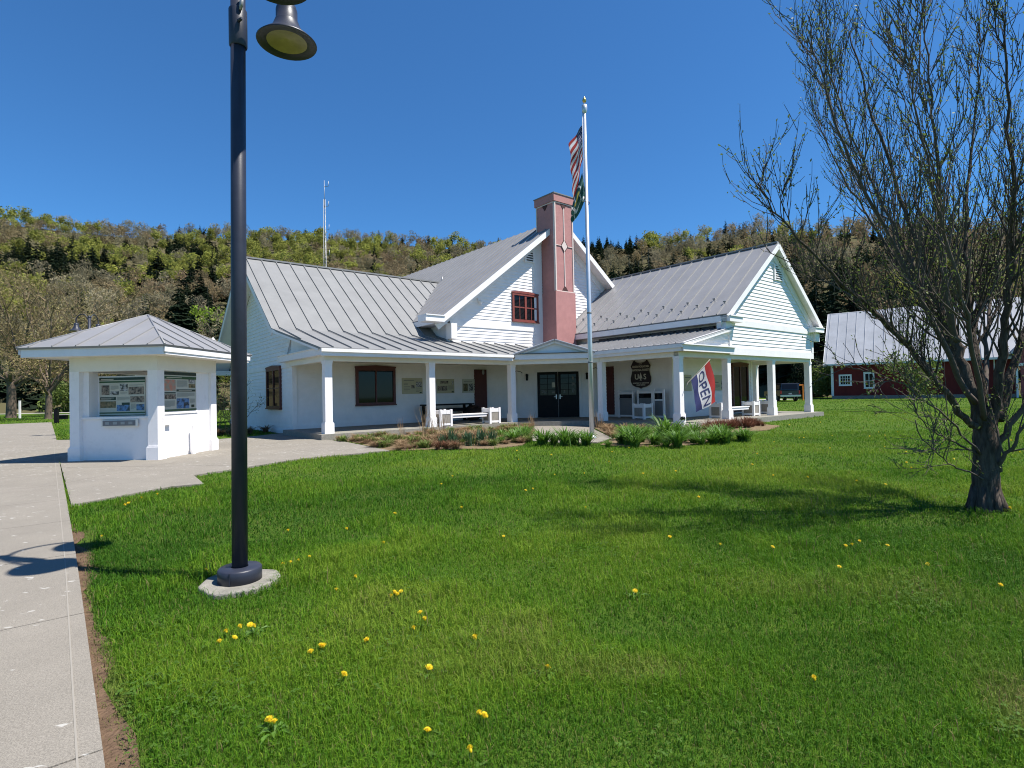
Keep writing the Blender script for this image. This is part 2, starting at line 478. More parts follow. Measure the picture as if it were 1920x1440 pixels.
# ---------------- walls
mb = MB()                                   # left wing front wall under the porch
siding(mb, (0, 3.6, 0), (1, 0, 0), (0, -1, 0), const(.0, 9.4), .14, 3.7)
mb.box(-.0, 9.4, 3.62, 3.75, -.1, 3.7)
mb.box(.0, 9.4, 3.57, 3.615, 0.0, .14)
mb.build("porch_wall", W_, VC)
def lw_prof(z):
    f = 3.62 if z < 3.83 else 3.05 + (z - 3.66) / .766
    b = 13.6 - max(0, (z - 2.95)) / .766
    return f, b
mb = MB()                                   # left gable wall, faces -u
siding(mb, (0, 0, 0), (0, 1, 0), (-1, 0, 0), lw_prof, 2.62, 7.3)
siding(mb, (0, 0, 0), (0, 1, 0), (-1, 0, 0), const(3.72, 13.6), -.08, 2.4)
mb.box(-.035, .02, 3.55, 13.6, 2.4, 2.62)
mb.prism([(.03, 3.7, -.3), (.03, 13.5, -.3), (.03, 13.5, 3.0), (.03, 8.3, 7.2), (.03, 3.7, 3.8)], (.1, 0, 0))
mb.box(-.03, .0, 3.55, 13.6, -.22, -.08)
mb.build("gable_wall", W_, VC)
mb = MB(); mb.box(.02, .15, 3.6, 13.5, -.42, -.2); mb.box(.02, 9, 3.64, 3.8, -.3, 0.0)
mb.build("foundation", M['sidingdark'], VC)
for q in ((-.03, .14, 3.53, 3.68, -.02, 2.62), (-.03, .10, 13.5, 13.66, -.2, 2.7), (6.22, 6.42, 2.12, 2.34, 3.1, 4.3), (11.25, 11.8, 2.13, 2.19, 3.6, 8.62),
          (13.62, 13.80, -6.78, -6.55, 2.86, 3.9), (21.26, 21.44, -6.78, -6.55, 2.86, 3.9)):
    mb = MB(); mb.box(*q); mb.build("corner_board", W_, VC)
# triangular side of the porch roof + side cornice
mb = MB()
mb.prism([(-.12, -.12, 2.85), (-.12, 3.3, 2.85), (-.12, 3.3, 3.76)], (.08, 0, 0))
mb.build("porch_side_panel", W_, VC)
mb = MB(); mb.box(-.34, .0, -.36, 4.3, 2.6, 2.83); mb.box(-.38, .02, -.36, 4.32, 2.83, 2.855)
mb.build("cornice", W_, VC)
mb = MB(); mb.beam((-.05, 3.5, 3.55), (-.05, 4.05, 2.9), .08, .16); mb.build("gable_trim", W_, VC)

# ---------------- left wing roofs
RL = []
mb = MB()
standing_roof(mb, [(-.85, 3.22, 3.815), (6.4, 3.22, 3.815), (9.95, 7.95, 7.44), (-.85, 7.95, 7.44)], (1, 0, 0), .62)
standing_roof(mb, [(-.85, 14.1, 2.75), (12, 14.1, 2.75), (12, 7.95, 7.44), (-.85, 7.95, 7.44)], (1, 0, 0), .62)
mb.obox((4.4, 7.95, 7.45), (5.3, 0, 0), (0, .11, 0), (0, 0, .035))
mb.build("roof", M['roof_light'], VC)
mb = MB()
standing_roof(mb, [(-.38, -.42, 2.845), (7.75, -.42, 2.845), (10.6, 1.4, 3.34), (10.6, 3.22, 3.815), (-.85, 3.22, 3.815)], (1, 0, 0), .62)
mb.build("porch_roof", M['roof_light'], VC)
mb = MB()                                   # rake boards
for y0, z0, y1, z1 in ((3.2, 3.70, 7.95, 7.36), (14.1, 2.66, 7.95, 7.36)):
    mb.beam((-.83, y0, z0 - .07), (-.83, y1, z1 - .07), .04, .22)
    mb.beam((-.42, y0, z0 - .03), (-.42, y1, z1 - .03), .82, .03)
mb.beam((-.36, -.24, 2.80), (-.83, 3.22, 3.72), .04, .12)
mb.box(-.9, .1, 13.4, 14.15, 2.45, 2.68)
mb.build("rake_board", W_, VC)
mb = MB(); mb.box(-.34, 7.70, -.44, -.36, 2.57, 2.81); mb.box(-.36, 7.70, -.50, -.44, 2.70, 2.81)
mb.build("fascia", W_, VC)

# ---------------- central block
CP = .761; CU = 12.75; CZ = 10.02
def c_prof(z):
    w = (CZ - .12 - z) / CP
    return max(6.3, CU - w), min(19.2, CU + w)
mb = MB()
siding(mb, (0, 2.18, 0), (1, 0, 0), (0, -1, 0), c_prof, 4.5, 9.85)
siding(mb, (0, 2.18, 0), (1, 0, 0), (0, -1, 0), const(6.42, 13.9), 3.2, 4.24)
mb.box(6.3, 19.2, 2.14, 2.185, 4.24, 4.5)
mb.prism([(6.35, 2.2, 2.66), (19.1, 2.2, 2.66), (19.1, 2.2, 4.9), (12.75, 2.2, 9.8), (6.35, 2.2, 4.9)], (0, .15, 0))
mb.build("gable_wall", W_, VC)
mb = MB()
siding(mb, (6.3, 0, 0), (0, 1, 0), (-1, 0, 0), const(2.3, 9), 3.0, 4.95)
mb.box(6.32, 6.5, 2.2, 14, 3, 5.0)
mb.build("side_wall", W_, VC)
mb = MB()
e0, e1 = 5.6, 19.9
zt = CZ - CP * (CU - e0)
standing_roof(mb, [(e0, 1.55, zt), (e0, 22, zt), (CU, 22, CZ), (CU, 1.55, CZ)], (0, 1, 0), .58)
standing_roof(mb, [(e1, 1.55, zt), (e1, 22, zt), (CU, 22, CZ), (CU, 1.55, CZ)], (0, 1, 0), .58)
mb.build("gable_roof", M['roof'], VC)
mb = MB()                                   # rakes, soffit, eave boxes
for sgn in (-1, 1):
    ue = CU + sgn * (CU - e0)
    mb.beam((ue, 1.56, zt - .16), (CU, 1.56, CZ - .16), .05, .24)
    mb.beam((ue, 1.87, zt - .17), (CU, 1.87, CZ - .17), .62, .04)
    mb.beam((ue, 2.15, zt - .42), (CU, 2.15, CZ - .42), .05, .34)
    a, b = sorted((ue - sgn * .03, ue + sgn * .9))
    mb.box(a, b, 1.50, 2.15, zt - .30, zt - .06)
    mb.box(a, b, 1.46, 2.18, zt - .06, zt - .02)
    a, b = sorted((ue, ue + sgn * -.75))
a0 = e0
mb.box(a0 - .02, a0 + .04, 2.15, 22, zt - .28, zt - .05)
mb.box(a0 + .04, 6.32, 2.15, 22, zt - .28, zt - .24)
mb.box(a0 + .5, 6.4, 1.75, 2.2, zt - .95, zt - .28)
mb.build("rake_board", W_, VC)

# ---------------- right wing
RU, RZ, RV = 17.51, 7.6, -7.0
RE0, RE1 = 13.1, 21.92
RZE = 4.14; RS = (RZ - RZE) / (RU - RE0)
def r_prof(z):
    w = (RZ - .12 - z) / RS
    return max(13.66, RU - w), min(21.4, RU + w)
mb = MB()
siding(mb, (0, -6.72, 0), (1, 0, 0), (0, -1, 0), r_prof, 4.0, 7.45)
siding(mb, (0, -6.72, 0), (1, 0, 0), (0, -1, 0), const(13.8, 21.26), 2.86, 3.76)
mb.box(13.62, 21.44, -6.765, -6.715, 3.76, 4.0)
mb.box(13.62, 21.44, -6.775, -6.71, 2.58, 2.86)
mb.prism([(13.7, -6.70, 2.6), (21.36, -6.70, 2.6), (21.36, -6.70, 4.4), (RU, -6.70, 7.4), (13.7, -6.70, 4.4)], (0, .12, 0))
mb.build("gable_wall", W_, VC)
mb = MB()
siding(mb, (13.66, 0, 0), (0, 1, 0), (-1, 0, 0), const(-6.7, 2.2), 3.3, 4.1)
mb.box(13.68, 13.8, -6.7, 2.2, 2.6, 4.2)
mb.box(21.3, 21.42, -6.7, 9, 2.6, 4.2)
mb.build("upper_side_wall", W_, VC)
mb = MB()
siding(mb, (13.5, 0, 0), (0, 1, 0), (-1, 0, 0), const(-4.16, 0.0), .14, 2.62)
mb.box(13.47, 13.515, -4.16, 0, 0, .14)
siding(mb, (0, -4.16, 0), (1, 0, 0), (0, -1, 0), const(13.5, 20.4), .14, 2.62)
mb.box(13.5, 20.4, -4.19, -4.145, 0, .14)
mb.box(13.52, 20.38, -4.14, 8, 0, 2.62)
mb.box(13.46, 13.64, -4.20, -4.02, .0, 2.62); mb.box(20.27, 20.43, -4.2, -4.04, .0, 2.62)
mb.build("porch_wall", W_, VC)
mb = MB()
standing_roof(mb, [(RE0, RV - .05, RZE), (RE0, 2.1, RZE), (RU, 12, RZ), (RU, RV - .05, RZ)], (0, 1, 0), .62, start=.5)
standing_roof(mb, [(RE1, RV - .05, RZE), (RE1, 12, RZE), (RU, 12, RZ), (RU, RV - .05, RZ)], (0, 1, 0), .62, start=.5)
mb.obox((RU, 2.4, RZ + .01), (.10, 0, 0), (0, 9.4, 0), (0, 0, .03))
mb.build("gable_roof", M['roof'], VC)
mb = MB()
for sgn in (-1, 1):
    ue = RE0 if sgn < 0 else RE1
    mb.beam((ue, RV - .03, RZE - .15), (RU, RV - .03, RZ - .15), .05, .22)
    mb.beam((ue, -6.87, RZE - .16), (RU, -6.87, RZ - .16), .28, .04)
    mb.beam((ue, -6.74, RZE - .42), (RU, -6.74, RZ - .42), .05, .32)
    a, b = sorted((ue - sgn * .0, ue - sgn * 1.0))
    mb.box(a, b, RV - .10, -6.72, RZE - .30, RZE - .10)
    mb.box(a, b, RV - .14, -6.70, RZE - .10, RZE - .06)
    a, b = sorted((ue, ue - sgn * .06))
    mb.box(a, b, RV + .02, 12 if sgn > 0 else 2.2, RZE - .30, RZE - .06)
    a, b = sorted((ue - sgn * .06, ue - sgn * .52))
    mb.box(a, b, -6.72, 12 if sgn > 0 else 2.2, RZE - .30, RZE - .26)
    mb.box(a, b, -6.90, -6.50, RZE - .72, RZE - .30)
mb.build("rake_board", W_, VC)
mb = MB()                                   # snow guards clipped on the ribs
sl = Vector((RU - RE0, 0, RZ - RZE)).normalized(); nn = Vector((-sl.z, 0, sl.x))
k = 0; v = RV + .45
while v < 2.0:
    for t in ((.55, 1.2) if k % 2 else (.85,)):
        mb = MB(); c = Vector((RE0, v, RZE)) + sl * (t + (v + 7) * .012) + nn * .08
        mb.obox(c, sl * .025, (0, .06, 0), nn * .03); mb.build("snow_guard", M['cap'], VC)
    v += .62; k += 1
# right porch roof (lean-to)
mb = MB()
standing_roof(mb, [(10.12, -6.95, 2.885), (10.12, -2.55, 2.885), (11.6, .6, 3.22), (13.66, .6, 3.68), (13.66, -6.95, 3.68)], (0, 1, 0), .31, rib=(.03, .04))
mb.build("porch_roof", M['roof'], VC)
mb = MB()
mb.box(10.14, 10.22, -6.93, -2.6, 2.60, 2.85); mb.box(10.08, 10.14, -6.95, -2.6, 2.72, 2.85)
mb.box(10.14, 13.66, -6.96, -6.86, 2.60, 2.82); mb.box(10.08, 13.66, -7.04, -6.84, 2.82, 2.86)
mb.build("fascia", W_, VC)
mb = MB()                                   # little gable end of the lean-to
siding(mb, (0, -6.72, 0), (1, 0, 0), (0, -1, 0), lambda z: (min(13.6, 10.2 + (z - 2.78) / .225), 13.62), 2.86, 3.62)
mb.prism([(10.4, -6.70, 2.86), (13.66, -6.70, 2.86), (13.66, -6.70, 3.6)], (0, .05, 0))
mb.beam((10.2, -6.92, 2.83), (13.66, -6.92, 3.61), .05, .16); mb.beam((10.5, -6.76, 2.76), (13.66, -6.76, 3.45), .05, .16)
mb.beam((10.2, -6.82, 2.85), (13.66, -6.82, 3.63), .26, .03)
mb.build("lean_to_gable", W_, VC)
mb = MB(); v = -6.6; 
while v < 0:
    mb.obox((13.45, v, 3.70), (.08, 0, 0), (0, .26, 0), (.012, 0, .05)); v += .62
mb.build("roof_flashing", M['dark_edge'], VC)

# ---------------- entrance pediment on the diagonal
dd_ = Vector((1, 1, 0)).normalized(); dn = Vector((1, -1, 0)).normalized()   # dd_ inward, dn along the face
pc = Vector((9.0, -1.6, 0)); HW = 1.66
def dp(s, t, z): return pc + dn * s + dd_ * t + Vector((0, 0, z))
mb = MB()
for sgn in (-1, 1):
    standing_roof(mb, [dp(sgn * (HW + .12), -.12, 2.83), dp(sgn * (HW + .12), 3.2, 2.83), dp(0, 3.6, 3.42), dp(0, -.12, 3.42)], tuple(dd_), .5)
mb.build("pediment_roof", M['roof'], VC)
mb = MB()
mb.prism([dp(-HW, .06, 2.84), dp(HW, .06, 2.84), dp(0, .06, 3.36)], dd_ * .1)
for sgn in (-1, 1):
    mb.beam(dp(sgn * (HW + .06), -.04, 2.80), dp(0, -.04, 3.35), .06, .17)
mb.obox(dp(0, .0, 2.72), dn * HW, dd_ * .05, (0, 0, .115))
mb.build("pediment", W_, VC)
mb = MB(); mb.obox(dp(0, -.04, 2.845), dn * (HW + .05), dd_ * .07, (0, 0, .014)); mb.build("pediment_drip_edge", M['dark_edge'], VC)

# ---------------- porch beams, ceiling, columns
mb = MB()
mb.box(-.13, 7.9, -.12, .12, 2.42, 2.62); mb.box(-.12, .12, .12, 3.6, 2.42, 2.62)
mb.beam((7.82, -.02, 2.52), (10.42, -2.76, 2.52), .22, .2)
mb.box(10.36, 10.6, -6.6, -2.72, 2.42, 2.62); mb.box(10.36, 21.5, -6.62, -6.4, 2.42, 2.60)
mb.box(21.28, 21.5, -6.4, 6, 2.42, 2.6)
mb.build("porch_beam", M['cream'], VC)
mb = MB()
ce = [(-.3, -.36), (7.66, -.36), (10.22, -2.62), (10.22, -6.86), (13.6, -6.86), (13.6, -6.66), (21.42, -6.66), (21.42, 6), (13.7, 6), (13.7, .4), (9.4, 3.7), (-.1, 3.62)]
mb.prism([(u, v, 2.605) for u, v in ce], (0, 0, .03))
mb.build("porch_ceiling", M['ceil'], VC)
def column(u, v):
    c = MB()
    h = .125
    c.box(u - h, u + h, v - h, v + h, 0.0, 2.44)
    c.box(u - h - .035, u + h + .035, v - h - .035, v + h + .035, 0.0, .34)
    c.box(u - h - .02, u + h + .02, v - h - .02, v + h + .02, .34, .37)
    c.box(u - h - .015, u + h + .015, v - h - .015, v + h + .015, 2.34, 2.43)
    return c.build("porch_column", M['white_dirty'], VC)
for u, v in ((0, 0), (3.98, 0), (7.95, 0), (10.48, -2.83), (10.48, -6.5), (13.8, -6.5), (17.6, -6.5), (21.38, -6.5), (21.38, -3.85), (21.38, -.6)):
    column(u, v)

# ---------------- diagonal entrance wall with double doors
EC = 12.9
def ep(s, z, t=0.0):
    """s along the entrance wall (0 = centre of the doors), t outward"""
    c = Vector((11.78, 1.12, 0))
    return c + dn * s - dd_ * t + Vector((0, 0, z))
mb = MB()
for a, b in ((-3.6, -1.1), (1.1, 3.0)):
    siding(mb, ep(0, 0), tuple(dn), tuple(-dd_), const(a, b), .14, 2.62)
    mb.obox(ep((a + b) / 2, .07, .02), dn * (b - a) / 2, dd_ * .025, (0, 0, .07))
siding(mb, ep(0, 0), tuple(dn), tuple(-dd_), const(-1.1, 1.1), 2.3, 2.62)
mb.obox(ep(0, 1.3, -.12), dn * 3.4, dd_ * .1, (0, 0, 1.3))
mb.build("entrance_wall", W_, VC)
mb = MB()
for s in (-1.08, 1.08): mb.obox(ep(s, 1.13, .02), dn * .06, dd_ * .04, (0, 0, 1.13))
mb.obox(ep(0, 2.28, .02), dn * 1.14, dd_ * .04, (0, 0, .06))
for s in (-1.85, 1.75): mb.obox(ep(s, 1.31, .02), dn * .09, dd_ * .03, (0, 0, 1.31))
mb.build("door_trim", W_, VC)
for sg in (-1, 1):
    d = MB(); d.obox(ep(sg * .505, 1.11, 0), dn * .495, dd_ * .03, (0, 0, 1.10))
    d.obox(ep(sg * .505, .3, .035), dn * .42, dd_ * .006, (0, 0, .18))
    door = d.build("door", M['black'], VC, bevel=.006)
    g = MB(); g.obox(ep(sg * .505, 1.58, .036), dn * .37, dd_ * .008, (0, 0, .50)); g.build("door_pane", M['glass'], door)
    g = MB()
    for z in (1.35, 1.62, 1.90): g.obox(ep(sg * .505, z, .046), dn * .37, dd_ * .006, (0, 0, .012))
    g.obox(ep(sg * .505, 1.58, .046), dn * .012, dd_ * .006, (0, 0, .5)); g.build("glazing_bar", M['black'], door)
    h = MB(); h.obox(ep(sg * .09, 1.0, .05), dn * .025, dd_ * .02, (0, 0, .11)); h.beam(ep(sg * .09, 1.0, .09), ep(sg * .2, 1.0, .09), .022, .022)
    h.build("door_handle", M['steel'], door)
mb = MB()
for s, z, w, h in ((-.22, 1.58, .10, .15), (-.72, 1.28, .10, .07), (-.62, 1.2, .05, .06), (-.22, 1.22, .09, .06), (.72, 1.9, .05, .12),
                   (.74, 1.6, .09, .1), (.72, 1.28, .08, .12), (.3, 1.25, .04, .1)):
    mb = MB(); mb.obox(ep(s, z, .056), dn * w * .8, dd_ * .002, (0, 0, h * .8)); mb.build("notice", M['paper'] if s == -.22 and h > .1 else M['ink'], VC)

# ---------------- lanterns
for s in (-1.5, 1.4):
    mb = MB(); c = ep(s, 1.95, .09)
    mb.lathe([(.015, .2), (.07, .15), (.075, .13), (.055, .12), (.05, -.08), (.06, -.10), (.02, -.14)], 10, tuple(c))
    mb.obox(ep(s, 1.95, .03), dn * .04, dd_ * .03, (0, 0, .06))
    ln = mb.build("wall_lantern", M['black'], VC)
for sgn in (-1, 1):
    mb = MB(); base = Vector((8.05, -.05, 2.1)) if sgn < 0 else Vector((10.45, -2.68, 2.15))
    dr = dn * (-sgn)
    mb.tube([base, base + dr * .1 + Vector((0, 0, .06)), base + dr * .3 + Vector((0, 0, .02)), base + dr * .36 + Vector((0, 0, -.04))], .014, 6)
    mb.build("plant_hook", M['black'], VC)
mb = MB(); mb.lathe([(.02, .14), (.06, .1), (.06, -.05), (.02, -.1)], 10, (9.0, 3.46, 2.25)); mb.build("wall_lantern", M['cap'], VC)

# ---------------- windows
def window(o, ax, nrm, w, h, parent, frame_m, nx=2, ny=1, name="window", peak=.12, fw=.11, mull=.05, sash=None):
    """o: lower-left corner of the opening incl. frame"""
    o, ax, nrm = Vector(o), Vector(ax), Vector(nrm); up = Vector((0, 0, 1)); o = o + nrm * .024
    f = MB()
    for a, b, c, d in ((0, fw, 0, h), (w - fw, w, 0, h), (fw, w - fw, 0, fw * .8), (fw, w - fw, h - fw, h)):
        f.obox(o + ax * (a + b) / 2 + up * (c + d) / 2 + nrm * .03, ax * (b - a) / 2, nrm * .04, up * (d - c) / 2)
    if peak:
        f.prism([o + up * (h + .001) - ax * .02 + nrm * -.01, o + up * (h + .001) + ax * (w + .02) + nrm * -.01, o + up * (h + peak * .55) + ax * (w + .02) + nrm * -.01,
                 o + up * (h + peak) + ax * w / 2 + nrm * -.01, o + up * (h + peak * .55) - ax * .02 + nrm * -.01], nrm * .095)
    f.obox(o + ax * w / 2 - up * .025 + nrm * .045, ax * (w / 2 + .02), nrm * .065, up * .025)
    fo = f.build(name, frame_m, parent)
    g = MB(); g.obox(o + ax * w / 2 + up * h / 2 + nrm * .012, ax * (w / 2 - fw), nrm * .01, up * (h / 2 - fw * .8))
    g.build("pane", M['glass'], fo)
    b = MB()
    for i in range(1, nx):
        x = fw + (w - 2 * fw) * i / nx
        b.obox(o + ax * x + up * h / 2 + nrm * .035, ax * mull, nrm * .02, up * (h / 2 - fw))
    for j in range(1, ny):
        y = fw + (h - 2 * fw) * j / ny
        b.obox(o + ax * w / 2 + up * y + nrm * .033, ax * (w / 2 - fw), nrm * .015, up * mull * .5)
    if sash:
        for i in range(sash[0]):
            for j in range(1, sash[1]):
                pass
    if nx > 1 or ny > 1: b.build("mullion", frame_m, fo)
    return fo
window((2.53, 3.6, .86), (1, 0, 0), (0, -1, 0), 1.8, 1.54, VC, M['maroon'], 2, 1, mull=.03)
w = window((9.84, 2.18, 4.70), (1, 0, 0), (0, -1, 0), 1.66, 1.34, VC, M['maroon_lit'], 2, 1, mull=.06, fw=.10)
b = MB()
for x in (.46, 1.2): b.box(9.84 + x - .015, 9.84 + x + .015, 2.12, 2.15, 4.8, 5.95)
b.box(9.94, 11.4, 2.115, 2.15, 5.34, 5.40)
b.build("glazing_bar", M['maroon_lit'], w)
window((0, 4.9, .80), (0, 1, 0), (-1, 0, 0), 1.95, 1.66, VC, M['maroon'], 2, 2, mull=.04)
window((0, 13.35 - .0, .76), (0, 1, 0), (-1, 0, 0), .2, 1.62, VC, M['maroon'], 1, 1) if False else None
window((0, 11.2, .76), (0, 1, 0), (-1, 0, 0), 1.9, 1.62, VC, M['maroon'], 2, 2, mull=.04)
window((18.40, -4.16, .12), (1, 0, 0), (0, -1, 0), 1.55, 2.28, VC, M['maroon'], 2, 1, mull=.05)
# shuttered side openings seen edge-on beside the entrance
for (o_, ax_, nr_) in (((8.55, 3.6, .1), (1, 0, 0), (0, -1, 0)), ((13.5, -.95, .1), (0, 1, 0), (-1, 0, 0))):
    mb = MB(); o2 = Vector(o_); mb.obox(o2 + Vector(ax_) * .35 + Vector((0, 0, 1.15)) + Vector(nr_) * .03, Vector(ax_) * .35, Vector(nr_) * .06, (0, 0, 1.15))
    mb.build("side_door", M['maroon'], VC)
# gable vents
def vent(c, ax, nrm, w, h):
    c, ax, nrm = Vector(c), Vector(ax), Vector(nrm)
    b = MB(); b.obox(c, ax * w / 2, nrm * .012, Vector((0, 0, h / 2))); v = b.build("gable_vent", M['dark_edge'], VC)
    f = MB()
    for s in (-1, 1): f.obox(c + ax * s * w / 2 + nrm * .02, ax * .05, nrm * .035, (0, 0, h / 2 + .05))
    n = 6
    for i in range(n + 1):
        f.obox(c + Vector((0, 0, -h / 2 + h * i / n)) + nrm * .02, ax * w / 2, nrm * .03, Vector((0, 0, .022)))
    f.build("louvre", W_, v)
vent((18.0, -6.74, 6.35), (1, 0, 0), (0, -1, 0), .75, .62)
vent((11.0, 2.15, 8.05), (1, 0, 0), (0, -1, 0), .55, .72)
vent((-.02, 9.7, 6.4), (0, 1, 0), (-1, 0, 0), .5, .66)
mb = MB(); mb.lathe([(.03, 0), (.07, .02), (.09, .16), (.02, .2)], 10, (7.9, 2.06, 5.3)); mb.obox((7.85, 2.12, 5.5), (.05, 0, 0), (0, .04, 0), (0, 0, .09))
mb.build("floodlight", W_, VC)

# ---------------- chimney
ca, cb, cv0, cv1 = 11.85, 13.12, 1.2, 2.5
mb = MB()
mb.box(ca, cb, cv0, cv1, 3.2, 10.62)
mb.box(ca - .05, cb + .05, cv0 - .05, cv1, 3.2, 6.18)
mb.box(ca - .07, cb + .07, cv0 - .07, cv1 + .07, 10.62, 10.98)
ch = mb.build("chimney", M['pink'], VC)
mb = MB(); mb.box(ca - .10, cb + .10, cv0 - .10, cv1 + .10, 10.98, 11.03); mb.build("chimney_cap", M['sidingdark'], ch)
mb = MB(); mb.lathe([(.14, 11.03), (.14, 11.12), (.22, 11.14), (.22, 11.19), (.16, 11.20), (.01, 11.2)], 14, ((ca + cb) / 2, (cv0 + cv1) / 2, 0)); mb.build("flue", M['sidingdark'], ch)
mb = MB()
yf = cv0 - .012
um = (ca + cb) / 2
def bar(u0, z0, u1, z1, w=.035): mb.beam((u0, yf, z0), (u1, yf, z1), .03, w, up=(0, 1, 0)) if False else mb.obox(((u0 + u1) / 2, yf, (z0 + z1) / 2), Vector((u1 - u0, 0, z1 - z0)) / 2, (0, .02, 0), Vector((-(z1 - z0), 0, u1 - u0)).normalized() * w / 2)
bar(ca + .03, 6.2, ca + .03, 10.6, .07); bar(cb - .03, 6.2, cb - .03, 10.6, .07)
bar(um, 6.45, um, 8.2, .05); bar(um, 8.75, um, 10.35, .05)
bar(ca + .05, 8.47, um - .2, 8.47, .03); bar(um + .2, 8.47, cb - .05, 8.47, .03)
bar(ca + .05, 6.2, cb - .05, 6.2, .05); bar(ca + .05, 10.58, cb - .05, 10.58, .05)
mb.prism([(um - .2, yf - .02, 8.47), (um, yf - .02, 8.2), (um + .2, yf - .02, 8.47), (um, yf - .02, 8.75)], (0, .03, 0))
xf = ca - .012
for v0, z0, v1, z1 in ((cv0 + .03, 6.2, cv0 + .03, 10.6), (cv1 - .03, 9, cv1 - .03, 10.6), (cv0, 10.58, cv1, 10.58)):
    mb.obox((xf, (v0 + v1) / 2, (z0 + z1) / 2), Vector((0, v1 - v0, z1 - z0)) / 2, (.02, 0, 0), Vector((0, -(z1 - z0), v1 - v0)).normalized() * .025)
mb.build("chimney_trim", M['pinktrim'], ch)
mb = MB()
mb.prism([(um - .24, yf - .012, 10.6), (um + .24, yf - .012, 10.6), (um, yf - .012, 10.28)], (0, .02, 0))
mb.prism([(um - .22, yf - .012, 6.22), (um + .22, yf - .012, 6.22), (um, yf - .012, 6.52)], (0, .02, 0))
vm = (cv0 + cv1) / 2
mb.prism([(xf - .012, vm - .24, 10.6), (xf - .012, vm + .24, 10.6), (xf - .012, vm, 10.28)], (.02, 0, 0))
mb.build("chimney_inset", M['pinkdark'], ch)
mb = MB()
for s in (-1, 1):
    for z0, z1 in ((8.47, 8.2), (8.47, 8.75)):
        mb.obox((um + s * .125, yf - .004, (z0 + z1) / 2), Vector((-s * .1, 0, (z1 - z0) / 2)), (0, .02, 0), Vector((z1 - z0, 0, s * .2)).normalized() * .013)
mb.build("chimney_groove", M['pinkdark'], ch)
mb = MB(); mb.tube([(9.6, 7.95, 7.44), (9.6, 7.95, 7.8)], .04, 8); mb.build("vent_pipe", M['cap'], VC)
mb = MB(); mb.lathe([(.0, .12), (.07, .1), (.09, 0), (.05, -.06)], 10, (10.07, -2.5, 2.62)); mb.build("porch_speaker", M['black'], VC)

# ================================================================== text helper
def text_geo(s, size, ext=.002):
    """flat extruded letters in the XY plane, centred; returns verts, faces"""
    cu = bpy.data.curves.new("txt", 'FONT'); cu.body = s; cu.size = size; cu.extrude = ext
    cu.align_x = 'CENTER'; cu.align_y = 'CENTER'; cu.resolution_u = 4
    o = bpy.data.objects.new("txt", cu); scene.collection.objects.link(o)
    bpy.context.view_layer.update()
    me = bpy.data.meshes.new_from_object(o.evaluated_get(bpy.context.evaluated_depsgraph_get()))
    V = [v.co.copy() for v in me.vertices]; F = [tuple(p.vertices) for p in me.polygons]
    bpy.data.objects.remove(o); bpy.data.curves.remove(cu); bpy.data.meshes.remove(me)
    return V, F
def put_text(mb, s, size, o, ax, up, nrm, mi=0, sx=1.0, bold=0.0, ext=.002):
    V, F = text_geo(s, size, ext)
    o, ax, up, nrm = Vector(o), Vector(ax), Vector(up), Vector(nrm)
    for dx, dy in (((0, 0),) if not bold else ((0, 0), (bold, 0), (-bold, 0), (0, bold), (0, -bold))):
        k = .0004 * (abs(dx) > 0) + .0007 * (dy > 0) + .0009 * (dy < 0)
        mb.add([o + ax * (v.x * sx + dx) + up * (v.y + dy) + nrm * (v.z + k) for v in V], F, mi)

